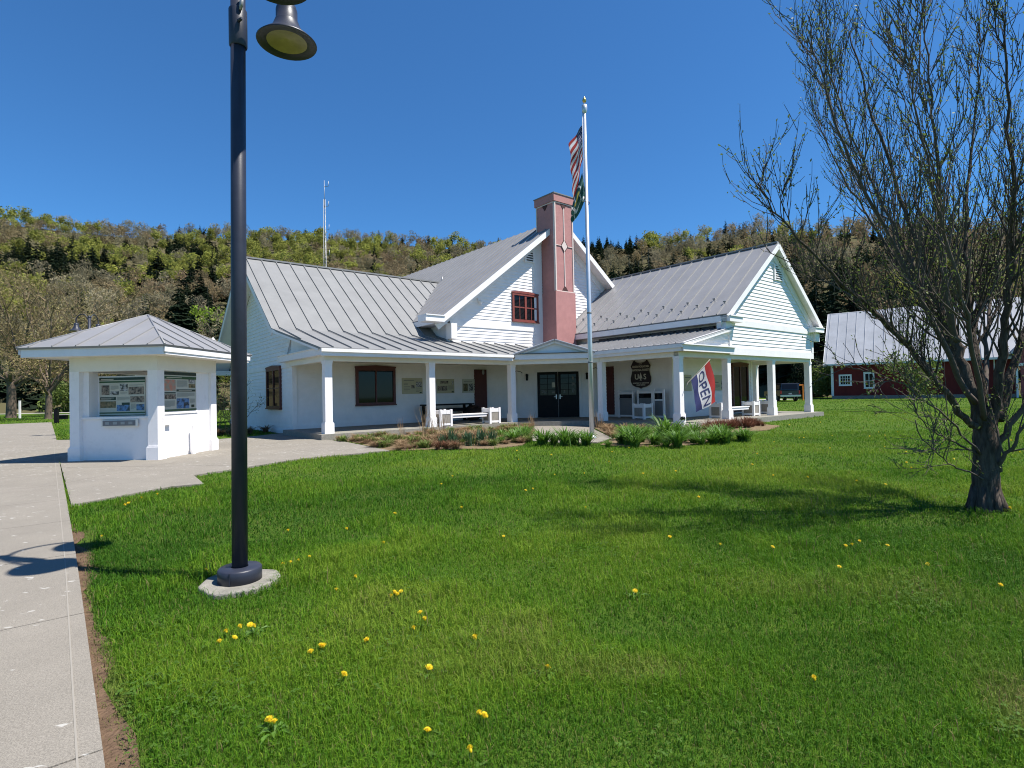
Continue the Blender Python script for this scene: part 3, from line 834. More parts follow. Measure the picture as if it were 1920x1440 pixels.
# ================================================================== pavements
def clip_poly(P, f):
    """Sutherland-Hodgman with half-plane f(p)>=0"""
    out = []
    for i in range(len(P)):
        a, b = P[i], P[(i + 1) % len(P)]
        fa, fb = f(a), f(b)
        if fa >= 0: out.append(a)
        if fa * fb < 0:
            t = fa / (fa - fb); out.append((a[0] + (b[0] - a[0]) * t, a[1] + (b[1] - a[1]) * t))
    return out
def conc_mat():
    m = mat("paving_concrete", (.255, .232, .196), .88, var=.16, vscale=1.2, spec=.15, coord='World', bump=.3, bscale=150)
    nt = m.node_tree; N, Lk = nt.nodes, nt.links; p = N["Principled BSDF"]
    src = p.inputs["Base Color"].links[0].from_socket
    g = N.new("ShaderNodeNewGeometry"); mp = N.new("ShaderNodeMapping"); mp.inputs["Rotation"].default_value = (0, 0, R(-20)); mp.inputs["Scale"].default_value = (1, 2.2, 1)
    Lk.new(g.outputs["Position"], mp.inputs[0])
    n1 = N.new("ShaderNodeTexNoise"); n1.inputs["Scale"].default_value = 7.5; n1.inputs["Detail"].default_value = 3; Lk.new(mp.outputs[0], n1.inputs["Vector"])
    n2 = N.new("ShaderNodeTexNoise"); n2.inputs["Scale"].default_value = .45; Lk.new(g.outputs["Position"], n2.inputs["Vector"])
    ad = N.new("ShaderNodeMath"); ad.operation = 'MULTIPLY_ADD'; ad.inputs[1].default_value = .35; Lk.new(n2.outputs["Fac"], ad.inputs[0]); Lk.new(n1.outputs["Fac"], ad.inputs[2])
    mr = N.new("ShaderNodeMapRange"); mr.inputs[1].default_value = .835; mr.inputs[2].default_value = .87; Lk.new(ad.outputs[0], mr.inputs[0])
    n3 = N.new("ShaderNodeTexNoise"); n3.inputs["Scale"].default_value = 170; n3.inputs["Detail"].default_value = 2; Lk.new(g.outputs["Position"], n3.inputs["Vector"])
    mr3 = N.new("ShaderNodeMapRange"); mr3.inputs[1].default_value = .3; mr3.inputs[2].default_value = .7; mr3.inputs[3].default_value = .72; mr3.inputs[4].default_value = 1.2
    Lk.new(n3.outputs["Fac"], mr3.inputs[0])
    mu = N.new("ShaderNodeMix"); mu.data_type = 'RGBA'; mu.blend_type = 'MULTIPLY'; mu.inputs[0].default_value = 1; Lk.new(src, mu.inputs[6]); Lk.new(mr3.outputs[0], mu.inputs[7])
    mx = N.new("ShaderNodeMix"); mx.data_type = 'RGBA'; mx.inputs[7].default_value = (.40, .385, .35, 1)
    Lk.new(mr.outputs[0], mx.inputs[0]); Lk.new(mu.outputs[2], mx.inputs[6])
    Lk.new(mx.outputs[2], p.inputs["Base Color"])
    return m
M['paving'] = conc_mat()
def walk_edge(v): return float(np.interp(v, [-20, -12, -8, 0, 10, 33], [-6.66, -6.73, -6.79, -6.92, -7.05, -7.5]))
mb = MB(); v = -19.0; GAP = .006
while v < 32:
    a, b = v + GAP, v + 1.86 - GAP
    mb.prism([(-11.2, a, -.10), (walk_edge(a), a, -.10), (walk_edge(b), b, -.10), (-11.2, b, -.10)], (0, 0, .125))
    v += 1.86
sw = mb.build("sidewalk", M['paving'], None); sw.location = OB; sw.rotation_euler = (0, 0, THB); tag(sw, kind="structure")
mb = MB()
vv = [-19 + i * 1.0 for i in range(52)]
for a, b in zip(vv[:-1], vv[1:]):
    mb.prism([(walk_edge(a) - .085, a, .0252), (walk_edge(a) - .077, a, .0252), (walk_edge(b) - .077, b, .0252), (walk_edge(b) - .085, b, .0252)], (0, 0, .002))
o = mb.build("sidewalk_edge_line", mat("tooled_concrete_line", (.262, .240, .204), .9), None); o.location = OB; o.rotation_euler = (0, 0, THB); tag(o, kind="structure")
# apron by the kiosk and the porch corner (world outline)
APRON = [(-6.05, 7.50), (-5.58, 8.92), (-5.17, 9.15), (-5.95, 10.2), (-5.6, 10.91), (-4.91, 12.54), (-3.17, 14.04), (-5.13, 16.9), (-6.1, 17.95),
         (-8.6, 21.0), (-9.1, 22.3), (-9.63, 20.4), (-10.4, 19.2), (-12.2, 20.4), (-17.15, 20.5)]
cuts_k = (Vector((math.cos(R(-3)), math.sin(R(-3)))), Vector((math.sin(R(3)), math.cos(R(3)))))
KO = Vector((-8.37, 12.92, 0))
def rings(P):
    lines = [(cuts_k[0], -2.9), (cuts_k[0], .75), (cuts_k[1], -1.2), (cuts_k[1], 3.4)]
    polys = [P]
    for d, c in lines:
        new = []
        for q in polys:
            f = lambda p, s=1: s * ((p[0] - KO.x) * d.x + (p[1] - KO.y) * d.y - c) - .006
            for s in (1, -1):
                r = clip_poly(q, lambda p, s=s: f(p, s))
                if len(r) > 2: new.append(r)
        polys = new
    return polys
mb = MB()
for q in rings(APRON): mb.prism([(x, y, -.10) for x, y in q], (0, 0, .121))
tag(mb.build("kiosk_pavement", M['paving']), kind="structure")
mb = MB()
E1 = [(0.93, 24.9), (3.05, 24.15), (3.0, 19.5), (.75, 20.0)]; E2 = [(.75, 19.98), (3.0, 19.48), (2.95, 16.3), (2.3, 15.1), (1.35, 15.2), (.45, 16.2)]
for q in (E1, E2): mb.prism([(x, y, -.10) for x, y in q], (0, 0, .121))
tag(mb.build("entrance_path", M['paving']), kind="structure")
mb = MB()
mb.prism([(-10.0, -.3, .0), (-3.0, 17.6, .0), (-9, 30, 0), (-16, 20, 0)], (0, 0, .001)) if False else None
BED_L = [(-5.0, 16.95), (-3.2, 14.1), (-1.5, 14.2), (-.55, 13.95), (.25, 14.9), (.45, 16.0), (.75, 19.9), (.9, 23.5), (-.1, 23.2), (-5.9, 18.0)]
BED_R = [(2.3, 14.5), (2.9, 13.75), (4.3, 13.9), (5.5, 14.8), (6.5, 17.3), (8.6, 18.4), (9.9, 20.3), (9.6, 21.9), (6.15, 19.3), (4.7, 20.8), (3.2, 23.5), (3.03, 16.4)]
for q in (BED_L, BED_R): mb.prism([(x, y, -.02) for x, y in q], (0, 0, .034))
tag(mb.build("planting_bed", M['mulch']), kind="structure")
mb = MB()
mb.prism([(-9.2, 22.5, -.02), (-8.9, 21.2, -.02), (-6.4, 18.4, -.02), (-8.7, 21.1, -.02), (-17, 31, -.02), (-13, 22, -.02)], (0, 0, .03)) if False else None
ROAD = [(-90, 62), (-57, 66), (-33, 68), (-12, 66)]
def strip(name, pts, w, z, m):
    b = MB()
    for a, c in zip(pts[:-1], pts[1:]):
        b.prism([(a[0], a[1] - w / 2, z), (c[0], c[1] - w / 2, z), (c[0], c[1] + w / 2, z), (a[0], a[1] + w / 2, z)], (0, 0, .02))
    return tag(b.build(name, m), kind="structure")
strip("road", [(-110, 74), (-60, 75.5), (-40, 76), (-10, 70), (20, 66), (33.5, 66.0)], 4.2, 0.0, M['gravel'])

# ================================================================== information kiosk
KRZ = R(-3)
K = thing("info_kiosk", "white open-sided kiosk with grey pyramid roof standing beside the sidewalk", "kiosk", (KO.x, KO.y, .02), KRZ)
kx, ky = Vector((cuts_k[0].x, cuts_k[0].y, 0)), Vector((cuts_k[1].x, cuts_k[1].y, 0))
def KWp(x, y, z): return Vector((KO.x, KO.y, .02)) + kx * x + ky * y + Vector((0, 0, z))
KW_, KD = 2.17, 2.35; PW = .24
for x in (-KW_, -PW):
    for y in (0, KD - PW):
        b = MB(); b.box(x, x + PW, y, y + PW, 0, 2.12); b.box(x - .03, x + PW + .03, y - .03, y + PW + .03, 0, .30); b.box(x - .015, x + PW + .015, y - .015, y + PW + .015, .30, .33)
        b.build("kiosk_post", M['white_dirty'], K)
b = MB()
b.box(-KW_ + PW, -PW, .10, .18, .0, .98)                      # front low wall
b.box(-KW_ + PW, -KW_ + PW + .14, .12, .40, .98, 2.12); b.box(-KW_ + PW, -PW, .36, .44, .98, 1.02)
b.box(-.16, -.08, PW, KD - PW, 0, 2.12)                        # right wall
b.box(-KW_ + .08, -KW_ + .16, PW, KD - PW, 0, 1.0)
b.box(-KW_ + PW, -PW, KD - .18, KD - .10, 0, 1.0)
b.box(-.165, -.06, .24, 1.62, 1.06, 1.12); b.box(-1.88, -.45, .40, .46, 1.02, 2.02)
b.build("kiosk_wall", M['white_dirty'], K)
b = MB(); b.box(-KW_ + PW + .0, -PW, .06, .40, .98, 1.03); b.build("ledge", W_, K)
b = MB()
b.box(-KW_, .0, .0, .24, 2.12, 2.5); b.box(-.24, .0, .24, KD, 2.12, 2.5); b.box(-KW_, -KW_ + .24, .24, KD, 2.12, 2.5); b.box(-KW_ + .24, -.24, KD - .24, KD, 2.2, 2.5)
b.build("header", M['cream'], K)
OV = .60
b = MB(); b.box(-KW_ - OV, OV, -OV, KD + OV, 2.46, 2.49); b.build("soffit", M['cream'], K)
b = MB()
for a in (-1, 1):
    y = -OV if a < 0 else KD + OV
    b.box(-KW_ - OV, OV, y - .02, y + .02, 2.44, 2.66)
    x = OV if a > 0 else -KW_ - OV
    b.box(x - .02, x + .02, -OV + .02, KD + OV - .02, 2.44, 2.66)
    x = OV + .03 if a > 0 else -KW_ - OV - .03
    b.box(x - .012, x + .012, -OV - .03, KD + OV + .03, 2.50, 2.62)
b.build("fascia", W_, K)
ap = Vector((-KW_ / 2, KD / 2, 3.62)); e = OV + .07
cs = [Vector((-KW_ - e, -e, 2.66)), Vector((e, -e, 2.66)), Vector((e, KD + e, 2.66)), Vector((-KW_ - e, KD + e, 2.66))]
b = MB()
for i in range(4):
    standing_roof(b, [cs[i], cs[(i + 1) % 4], ap], (cs[(i + 1) % 4] - cs[i]).normalized(), .56, thick=.05, rib=(.02, .028))
for c in cs: b.tube([c, ap], .022, 6)
b.build("kiosk_roof", M['roof'], K)
b = MB(); b.box(-1.42, -.52, .03, .055, .80, .965); pl = b.build("plaque", M['cream'], K)
b = MB(); b.box(-1.37, -.57, .018, .032, .82, .945)
b.build("plaque_face", M['sidingdark'], pl)
b = MB()
for q in range(4): b.box(-1.30 + q * .19, -1.20 + q * .19, .013, .019, .85, .915)
b.build("plaque_marks", M['cap'], pl)
b = MB()
b.lathe([(.055, 0), (.055, .25), (.038, .26), (.038, .72)], 12, (.05, 1.25, 0)); b.build("pipe_stub", W_, K)
b = MB(); b.box(-.03, .0, .12, .5, .80, .98); b.build("leaflet_box", M['cream'], K)

def poster(name, label, o, ax, up, nrm, w, h, base_m, items, group=None):
    """o lower-left corner in world space. items: (x,y,w,h,material index key)"""
    t = thing(name, label, "information panel", o, 0, group)
    o0 = Vector((0, 0, 0)); ax, up, nrm = Vector(ax), Vector(up), Vector(nrm)
    b = MB(); b.obox(ax * w / 2 + up * h / 2 - nrm * .002, ax * w / 2, up * h / 2, nrm * .012); bo = b.build("board", base_m, t)
    by = {}
    for (x, y, ww, hh, mk) in items:
        by.setdefault(mk, []).append((x, y, ww, hh))
    for mk, L in by.items():
        if mk.startswith('ph_') or mk in ('darkgreen', 'midgreen'):
            for (x, y, ww, hh) in L:
                b = MB(); b.obox(ax * (x + ww / 2) * w + up * (y + hh / 2) * h + nrm * .013, ax * ww / 2 * w, up * hh / 2 * h, nrm * .0025)
                b.build("printed_picture" if mk.startswith('ph_') else "title_band", M[mk], t)
        else:
            b = MB()
            for (x, y, ww, hh) in L:
                b.obox(ax * (x + ww / 2) * w + up * (y + hh / 2) * h + nrm * (.0125 if mk == 'ink' else .0165), ax * ww / 2 * w, up * hh / 2 * h, nrm * .0015)
            b.build("text_lines", M[mk], t)
    return t
def lines(x, y, w, n, dy=.018, mk='ink', h=.005):
    return [(x, y - i * dy, w * (1 if i < n - 1 else .6), h, mk) for i in range(n)]
it = [(0, .93, 1, .07, 'darkgreen'), (0, .865, 1, .04, 'midgreen'), (0, 0.0, 1, .02, 'darkgreen'), (0, .06, 1, .03, 'midgreen'),
      (.05, .55, .17, .25, 'ph_brown'), (.24, .55, .19, .09, 'ph_grey'), (.45, .64, .17, .18, 'ph_grey'), (.64, .55, .33, .20, 'ph_brown'),
      (.02, .41, .34, .08, 'darkgreen'), (.02, .21, .34, .17, 'ph_land'), (.38, .12, .28, .16, 'ph_blue'), (.49, .28, .17, .06, 'darkgreen'),
      (.68, .34, .30, .16, 'ph_brown'), (.81, .13, .17, .16, 'ph_blue'), (.04, .955, .28, .012, 'letter'), (.04, .94, .27, .008, 'letter'),
      (.04, .46, .28, .01, 'letter'), (.04, .435, .22, .01, 'letter')]
it += lines(.25, .78, .17, 6) + lines(.66, .80, .3, 2) + lines(.39, .48, .27, 5) + lines(.69, .30, .1, 8) + lines(.46, .60, .15, 3) + lines(.2, .83, .6, 1)
poster("poster", "wide green-banded panel of photographs inside the kiosk's front opening", KWp(-1.74, .385, 1.05), kx, (0, 0, 1), -ky, 1.16, .93, M['paper'], it)
it = [(0, .92, 1, .08, 'darkgreen'), (0, .82, 1, .07, 'midgreen'), (0, 0, 1, .045, 'darkgreen'), (.0, .52, .36, .28, 'ph_red'), (.0, .31, .36, .12, 'ph_brown'),
      (.0, .45, .36, .03, 'darkgreen'), (.76, .72, .2, .1, 'ph_grey'), (.76, .60, .2, .1, 'ph_land'), (.39, .50, .58, .055, 'darkgreen'), (.39, .06, .38, .26, 'ph_blue'), (.84, .08, .09, .07, 'darkgreen'),
      (.45, .525, .4, .012, 'letter'), (.1, .85, .45, .012, 'letter')]
it += lines(.4, .78, .32, 10) + lines(.4, .46, .54, 6) + lines(.02, .26, .32, 9) + lines(.8, .30, .16, 7)
poster("poster", "narrow information panel with a red photograph on the kiosk's sunny right side", KWp(-.065, .26, 1.13), ky, (0, 0, 1), kx, 1.28, .97, M['paper'], it)

# ================================================================== foreground lamp post
LP = Vector((-2.12, 4.23, 0))
L = thing("street_lamp", "tall dark grey lamp post with two bell-shaped heads in the lawn", "lamp post", LP)
b = MB(); b.tube([(0, 0, .1), (.02, 0, 2.5), (.045, 0, 5.05)], [.056, .055, .053], 20); pole = b.build("pole", M['lampmetal'], L)
b = MB(); b.lathe([(.06, .0), (.066, .01), (.066, .29), (.06, .30)], 20, (.038, 0, 4.16)); b.tube([(.07, -.06, 4.33), (.105, -.075, 4.34)], .012, 8); b.build("sleeve", M['lampmetal'], pole)
b = MB(); b.tube([(.085, -.055, 4.52), (.10, -.06, 4.50), (.095, -.06, 4.46), (.085, -.055, 4.42)], [.012, .016, .014, .01], 8); b.build("receptacle", M['cap'], pole)
b = MB(); b.lathe([(.0, 5.04), (.056, 5.045), (.06, 5.08), (.03, 5.13), (0, 5.15)], 16, (.045, 0, 0)); b.build("pole_cap", M['lampmetal'], pole)
b = MB(); b.lathe([(.06, .135), (.145, .132), (.156, .12), (.156, .03), (.15, .028)], 32, (0, 0, 0)); b.obox((.0, -.155, .08), (.004, 0, 0), (0, .004, 0), (0, 0, .045)); b.build("base_cover", M['lampmetal'], L)
def lamp_head(dx, dy, zr):
    b = MB(); c = (dx, dy, zr)
    b.lathe([(.243, .0), (.247, .006), (.205, .045), (.150, .085), (.118, .135), (.098, .185), (.097, .19), (.088, .195), (.088, .285), (.078, .325), (.045, .35), (.0, .355)], 36, c)
    b.lathe([(.243, .0), (.165, .012), (.165, .03)], 36, c)
    h = b.build("lamp_head", M['lampmetal'], L)
    b = MB(); b.lathe([(.165, .012), (.10, .035), (.0, .045)], 32, c); b.build("lens", M['lampin'], h)
    b = MB(); d = Vector((dx - .045, dy, 0)); 
    P0 = Vector((.045, 0, 4.75))
    pts = [P0, P0 + d * .12 + Vector((0, 0, .26)), P0 + d * .4 + Vector((0, 0, .44)), P0 + d * .75 + Vector((0, 0, .42)), Vector((dx, dy, zr + .52)), Vector((dx, dy, zr + .34))]
    sm = []
    for i in range(len(pts) - 1):
        p0, p1, p2, p3 = pts[max(i - 1, 0)], pts[i], pts[i + 1], pts[min(i + 2, len(pts) - 1)]
        for t in (0, .25, .5, .75):
            sm.append(.5 * ((2 * p1) + (p2 - p0) * t + (2 * p0 - 5 * p1 + 4 * p2 - p3) * t * t + (3 * p1 - p0 - 3 * p2 + p3) * t ** 3))
    sm.append(pts[-1])
    b.tube(sm, .021, 10); b.build("arm", M['lampmetal'], L)
lamp_head(.23, .47, 4.49); lamp_head(.44, -.23, 4.495)
b = MB(); n = 26; ring = []
for k in range(n):
    t = 2 * math.pi * k / n; r = .285 + .012 * math.sin(3 * t) + .01 * math.sin(7 * t + 1)
    ring.append((r * math.cos(t), r * math.sin(t)))
b.prism([(x, y, -.2) for x, y in ring], (0, 0, .23))
f = b.build("concrete_footing", M['concrete_old'], None, bevel=.012); f.location = LP; tag(f, "round concrete footing under the tall lamp post", "footing")

# ================================================================== flagpole and flags
FP = Vector((2.39, 16.6, 0))
Fg = thing("flagpole", "tall aluminium flagpole in front of the entrance", "flagpole", FP)
b = MB(); b.tube([(0, 0, 0), (0, 0, 3.0), (0, 0, 10.0)], [.075, .07, .042], 18); pole = b.build("pole", M['alu'], Fg)
b = MB(); b.lathe([(.14, 0), (.15, .02), (.11, .06), (.08, .10)], 18); b.build("flash_collar", M['alu'], Fg)
b = MB(); b.lathe([(.045, 9.92), (.075, 9.98), (.085, 10.05), (.085, 10.16), (.05, 10.19), (.02, 10.20), (.02, 10.26)], 16); b.build("truck", M['alu'], pole)
b = MB(); b.lathe([(.0, .22), (.015, .17), (.045, .13), (.065, .07), (.045, .015), (.0, 0)], 14, (0, 0, 10.25)); b.build("finial", M['gold'], pole)
b = MB(); b.tube([(-.07, -.03, 9.95), (-.085, -.03, 8.3), (-.10, -.03, 7.2)], .008, 5); b.tube([(-.10, -.03, 7.35), (-.12, -.04, 7.2)], .03, 6)
b.build("halyard", M['flagwhite'], Fg)
b = MB(); b.tube([(-.16, -.02, 7.22), (.08, -.05, 7.18), (.09, .03, 7.16)], .012, 6); b.lathe([(.07, 2.28), (.078, 2.29), (.078, 2.32), (.07, 2.33)], 16); b.lathe([(.07, 3.78), (.076, 3.79), (.076, 3.82), (.07, 3.83)], 16); b.build("strap", M['sidingdark'], pole)

def cloth(name, label, hoist_top, hoist, fly, fdir, nu, nv, matf, mats, fold=.05, nfold=5, side=Vector((0, 1, 0)), loc=FP, gather=.0, phase=0.0):
    """limp flag: hoist runs down from hoist_top; each fly strip drops along fdir(b, a)"""
    V, Fc, mi = [], [], []
    for i in range(nu + 1):
        a = i / nu
        for j in range(nv + 1):
            bb = j / nv
            p = Vector(hoist_top) + Vector((0, 0, -hoist * bb)) + fdir(a, bb)
            amp = fold * min(1, a * 3) 
            ph = nfold * math.pi * bb + phase + a * 2.0
            V.append(p + side * amp * math.sin(ph) + Vector((1, 0, 0)) * amp * .35 * math.cos(ph * 1.3))
    for i in range(nu):
        for j in range(nv):
            q = i * (nv + 1) + j
            Fc.append((q, q + nv + 1, q + nv + 2, q + 1)); mi.append(matf((i + .5) / nu, (j + .5) / nv))
    o = np_mesh(name, np.array([tuple(v) for v in V]), np.array(Fc), mats, mi, smooth=True)
    o.location = loc
    sol = o.modifiers.new("thickness", 'SOLIDIFY'); sol.thickness = .004
    return tag(o, label, "flag")
def us(a, bb):
    if a < .4 and bb < 7 / 13: 
        ii, jj = int(a / .4 * 22), int(bb / (7 / 13) * 18)
        return 1 if (ii % 4 == 1 and jj % 4 == 1) or (ii % 4 == 3 and jj % 4 == 3) else 2
    return 0 if int(bb * 13) % 2 == 0 else 1
cloth("national_flag", "limp red, white and blue striped flag hanging high on the flagpole", (-.09, -.02, 9.55), 1.05, 1.35,
      lambda a, bb: Vector((-.40 * a * (1 - .25 * bb) - .02 * math.sin(a * 9), 0, -1.0 * a * (.55 + .75 * bb))), 55, 39, us, [M['flagred'], M['flagwhite'], M['flagblue']], fold=.045, nfold=4)
def fs(a, bb):
    x, y = (a - .55) / .16, (bb - .38) / .26
    if x * x + y * y < 1 and y < .35: return 1
    if .74 < a < .78: return 2
    if abs(math.hypot(x, y) - 1.7) < .16: return 2
    return 0
cloth("green_flag", "limp dark green flag with a yellow emblem hanging below the striped flag", (-.12, -.03, 8.1), .75, 1.1,
      lambda a, bb: Vector((-.32 * a - .16 * a * bb + .10 * bb, 0, -1.05 * a + .25 * bb * a - .1 * math.sin(a * 3) * bb)), 50, 30, fs, [M['flaggreen'], M['flagyellow'], M['flagwhite']], fold=.06, nfold=4, phase=1.0)

# ================================================================== OPEN flag on the corner column
OF = thing("open_flag", "red, white and navy OPEN banner flag on the porch's corner column", "flag", B2W(10.62, -6.66, 1.3))
ou = Vector((UX, UY, 0)); ov = Vector((-UY, UX, 0)); oz = Vector((0, 0, 1))
p0 = ov * -.05 + oz * .05; p1 = ou * 1.04 - ov * .37 + oz * .98
b = MB(); b.tube([p0 - ou * .06 + oz * -.15, p0 + ou * .12 + oz * .12, p0 * .5 + p1 * .5, p1 + (p1 - p0).normalized() * .06], .014, 8); b.build("pole", M['woodgrey'], OF)
pd = (p1 - p0)
def CS(s, t):
    """s along the pole (0 at the column), t down the cloth 0..1"""
    hang = Vector(ou * ((.36 * s + .06 * (1 - s)) * t + .10 * math.sin(3.1 * t) * (s - .3)) - oz * ((1.50 * s + 1.22 * (1 - s)) * t))
    start = p0 + pd * (.22 + .78 * s)
    shrink = 1 - .12 * t
    mid = p0 + pd * .65
    start = mid + (start - mid) * shrink
    start = start + oz * (-(.0))
    w = .05 * math.sin(s * 7 + t * 4) * min(1, t * 3) + .03 * math.sin(t * 9 + s * 3) * t
    return start + hang + Vector(ou * (.0)) - ov * (w + .10 * t)
nu, nv = 30, 40
V = [CS(i / nu, j / nv) for i in range(nu + 1) for j in range(nv + 1)]
Fq = []; mi = []
for i in range(nu):
    for j in range(nv):
        q = i * (nv + 1) + j; Fq.append((q, q + 1, q + nv + 2, q + nv + 1)); s = (i + .5) / nu
        mi.append(2 if s < .30 else (1 if s < .72 else 0))
c = np_mesh("banner", np.array([tuple(v) for v in V]), np.array(Fq), [M['flagred'], M['flagwhite'], M['flagblue']], mi, parent=OF, smooth=True)
TV, TF = text_geo("OPEN", 1.0, 0)
bmx = bmesh.new()
vs_ = [bmx.verts.new(v) for v in TV]
for f_ in TF:
    try: bmx.faces.new([vs_[i] for i in f_])
    except ValueError: pass
bmesh.ops.triangulate(bmx, faces=bmx.faces[:]); 
for _ in range(2):
    bmesh.ops.subdivide_edges(bmx, edges=[e_ for e_ in bmx.edges if e_.calc_length() > .12], cuts=1); bmesh.ops.triangulate(bmx, faces=bmx.faces[:])
xs_ = [v.co.x for v in bmx.verts]; ys_ = [v.co.y for v in bmx.verts]
x0_, x1_, y0_, y1_ = min(xs_), max(xs_), min(ys_), max(ys_)
bmx.verts.ensure_lookup_table()
mbt = MB()
for off in (-.012, .016):
    for sx_ in (0,):
        vv_ = []
        for v in bmx.verts:
            t = .05 + .90 * (v.co.x - x0_) / (x1_ - x0_); s = .36 + .31 * (v.co.y - y0_) / (y1_ - y0_)
            n_ = (CS(s + .01, t) - CS(s, t)).cross(CS(s, t + .01) - CS(s, t)).normalized()
            vv_.append(CS(s, t) + n_ * off)
        mbt.add(vv_, [tuple(v.index for v in f_.verts) for f_ in bmx.faces])
bmx.verts.index_update()
mbt.build("lettering", M['flagblue'], c)
bmx.free()

# ================================================================== porch furniture and signs
ou = Vector((UX, UY, 0)); ov = Vector((-UY, UX, 0)); oz = Vector((0, 0, 1))
def planter(label, u, v, w=.56, d=.56, h=.62, group="slatted planter boxes on the porch"):
    t = thing("planter_box", label, "planter", B2W(u, v, 0), THB, group)
    b = MB()
    for x in (0, w - .09):
        for y in (0, d - .09): b.box(x, x + .09, y, y + .09, 0, h + .03)
    b.build("corner_post", W_, t)
    b = MB()
    for y in (0, d - .03):
        b.box(.09, w - .09, y + .012, y + .03 - .002, h - .15, h); b.box(.09, w - .09, y + .012, y + .028, .04, .12)
    for x in (0, w - .03):
        b.box(x + .012, x + .028, .09, d - .09, h - .15, h); b.box(x + .012, x + .028, .09, d - .09, .04, .12)
    b.build("rail", W_, t)
    b = MB()
    for y in (.022, d - .036): b.box(.09, w - .09, y, y + .012, .12, h - .15)
    for x in (.022, w - .036): b.box(x, x + .012, .09, d - .09, .12, h - .15)
    b.build("side_panel", M['woodgrey'], t)
    b = MB(); b.box(.04, w - .04, .04, d - .04, h - .12, h - .08); b.build("soil", M['mulch'], t)
    return t
def bench(label, u0, u1, v, d=.42):
    t = thing("plank_bench", label, "bench", B2W(u0, v, 0), THB, "plank benches between planter boxes")
    b = MB()
    for i in range(3): b.box(0, u1 - u0, i * d / 3 + .006, (i + 1) * d / 3 - .006, .40, .44)
    b.build("seat", W_, t)
    b = MB(); b.box(.05, u1 - u0 - .05, .03, .07, .30, .40); b.box(.05, u1 - u0 - .05, d - .07, d - .03, .30, .40); b.build("apron", W_, t)
    return t
planter("white planter with pale panels just right of the second porch column", 4.22, -.25)
planter("white planter at the right end of the bench left of the entrance", 6.55, -.28)
bench("white plank bench on the left porch between two planters", 4.80, 6.52, -.2)
planter("white planter half hidden behind the column right of the banner flag", 14.05, -6.1)
planter("white planter in the middle of the right porch beside the bench", 16.55, -6.2)
planter("white planter peeking out behind the second column from the right end", 18.35, -6.1)
bench("white plank bench on the sunny right gable porch", 14.63, 16.5, -6.05)
planter("lone white planter in front of the easel boards below the shield sign", 12.05, -3.75, .62, .62, .64)

def easel(label, v0, v1, h, split):
    t = thing("board_frame", label, "sign frame", B2W(13.0, v0, 0), THB, "white board frames leaning on the porch wall")
    w = v0 - v1
    b = MB(); b.box(0, .08, -.08, 0, 0, h); b.build("post", W_, t)
    b = MB(); b.box(0, .08, -w, -w + .08, 0, h); b.build("post", W_, t)
    b = MB(); b.box(.01, .07, -w + .08, -.08, h - .16, h - .07); b.build("rail", W_, t)
    b = MB(); b.box(.01, .07, -w + .08, -.08, .05, .12); b.build("rail", W_, t)
    b = MB(); b.box(.01, .07, -w + .08, -.08, split, split + (.07 if split < 1 else .03)); b.build("rail", W_ if split < .8 else M['sidingdark'], t)
    b = MB(); b.box(.03, .05, -w + .08, -.08, .12, split); b.build("panel", M['sidingdark'], t)
    b = MB(); b.box(.03, .05, -w + .08, -.08, split + .07, h - .16); b.build("upper_panel", M['glass'], t)
easel("white frame with dark panel, leftmost of three under the shield sign", -1.56, -2.45, 1.22, .82)
easel("white frame with dark panel, middle of three under the shield sign", -2.66, -3.50, 1.25, .82)
easel("white frame with a white mid rail, rightmost of three under the shield sign", -3.50, -4.08, 1.25, .76)

t = thing("side_table", "low black table against the left porch wall behind the bench", "table", B2W(5.35, 2.55, 0), THB)
b = MB(); b.box(0, 2.45, 0, .7, .74, .80); b.build("tabletop", M['black'], t)
for x in (.08, 2.25):
    for y in (.04, .56): b = MB(); b.box(x, x + .10, y, y + .10, 0, .74); b.build("leg", M['black'], t)
b = MB(); b.box(.18, 2.25, .30, .34, .45, .6); b.build("stretcher", M['black'], t)
def barrel(label, p, az):
    t = thing("wooden_barrel", label, "barrel", p, az, "dark barrels beside the entrance")
    b = MB(); prof = [(.28, 0), (.33, .12), (.355, .3), (.36, .42), (.355, .54), (.33, .72), (.28, .84), (.26, .84), (.26, .81), (0, .81)]
    b.lathe(prof, 24, (0, 0, .36), (0, 1, 0)); b.lathe([(0, .03), (.26, .03), (.26, 0), (.28, 0)], 24, (0, 0, .36), (0, 1, 0)); b.build("staves", M['barrel'], t)
    for y in (.06, .26, .58, .78):
        b = MB(); r = np.interp(y, [0, .12, .3, .42, .54, .72, .84], [.28, .33, .355, .36, .355, .33, .28])
        b.lathe([(r + .004, y - .02), (r + .008, y - .02), (r + .008, y + .02), (r + .004, y + .02)], 24, (0, 0, .36), (0, 1, 0)); b.build("hoop", M['black'], t)
    b = MB(); b.box(-.25, .25, .12, .2, 0, .06); b.box(-.25, .25, .64, .72, 0, .06); b.build("cradle", M['barrel'], t)
barrel("dark wooden barrel lying right of the third porch column by the doors", ep(-2.05, 0, 1.0), THB - .78)
barrel("dark wooden barrel lying left of the third porch column behind the bench", B2W(7.7, 2.3, 0), THB - .3)

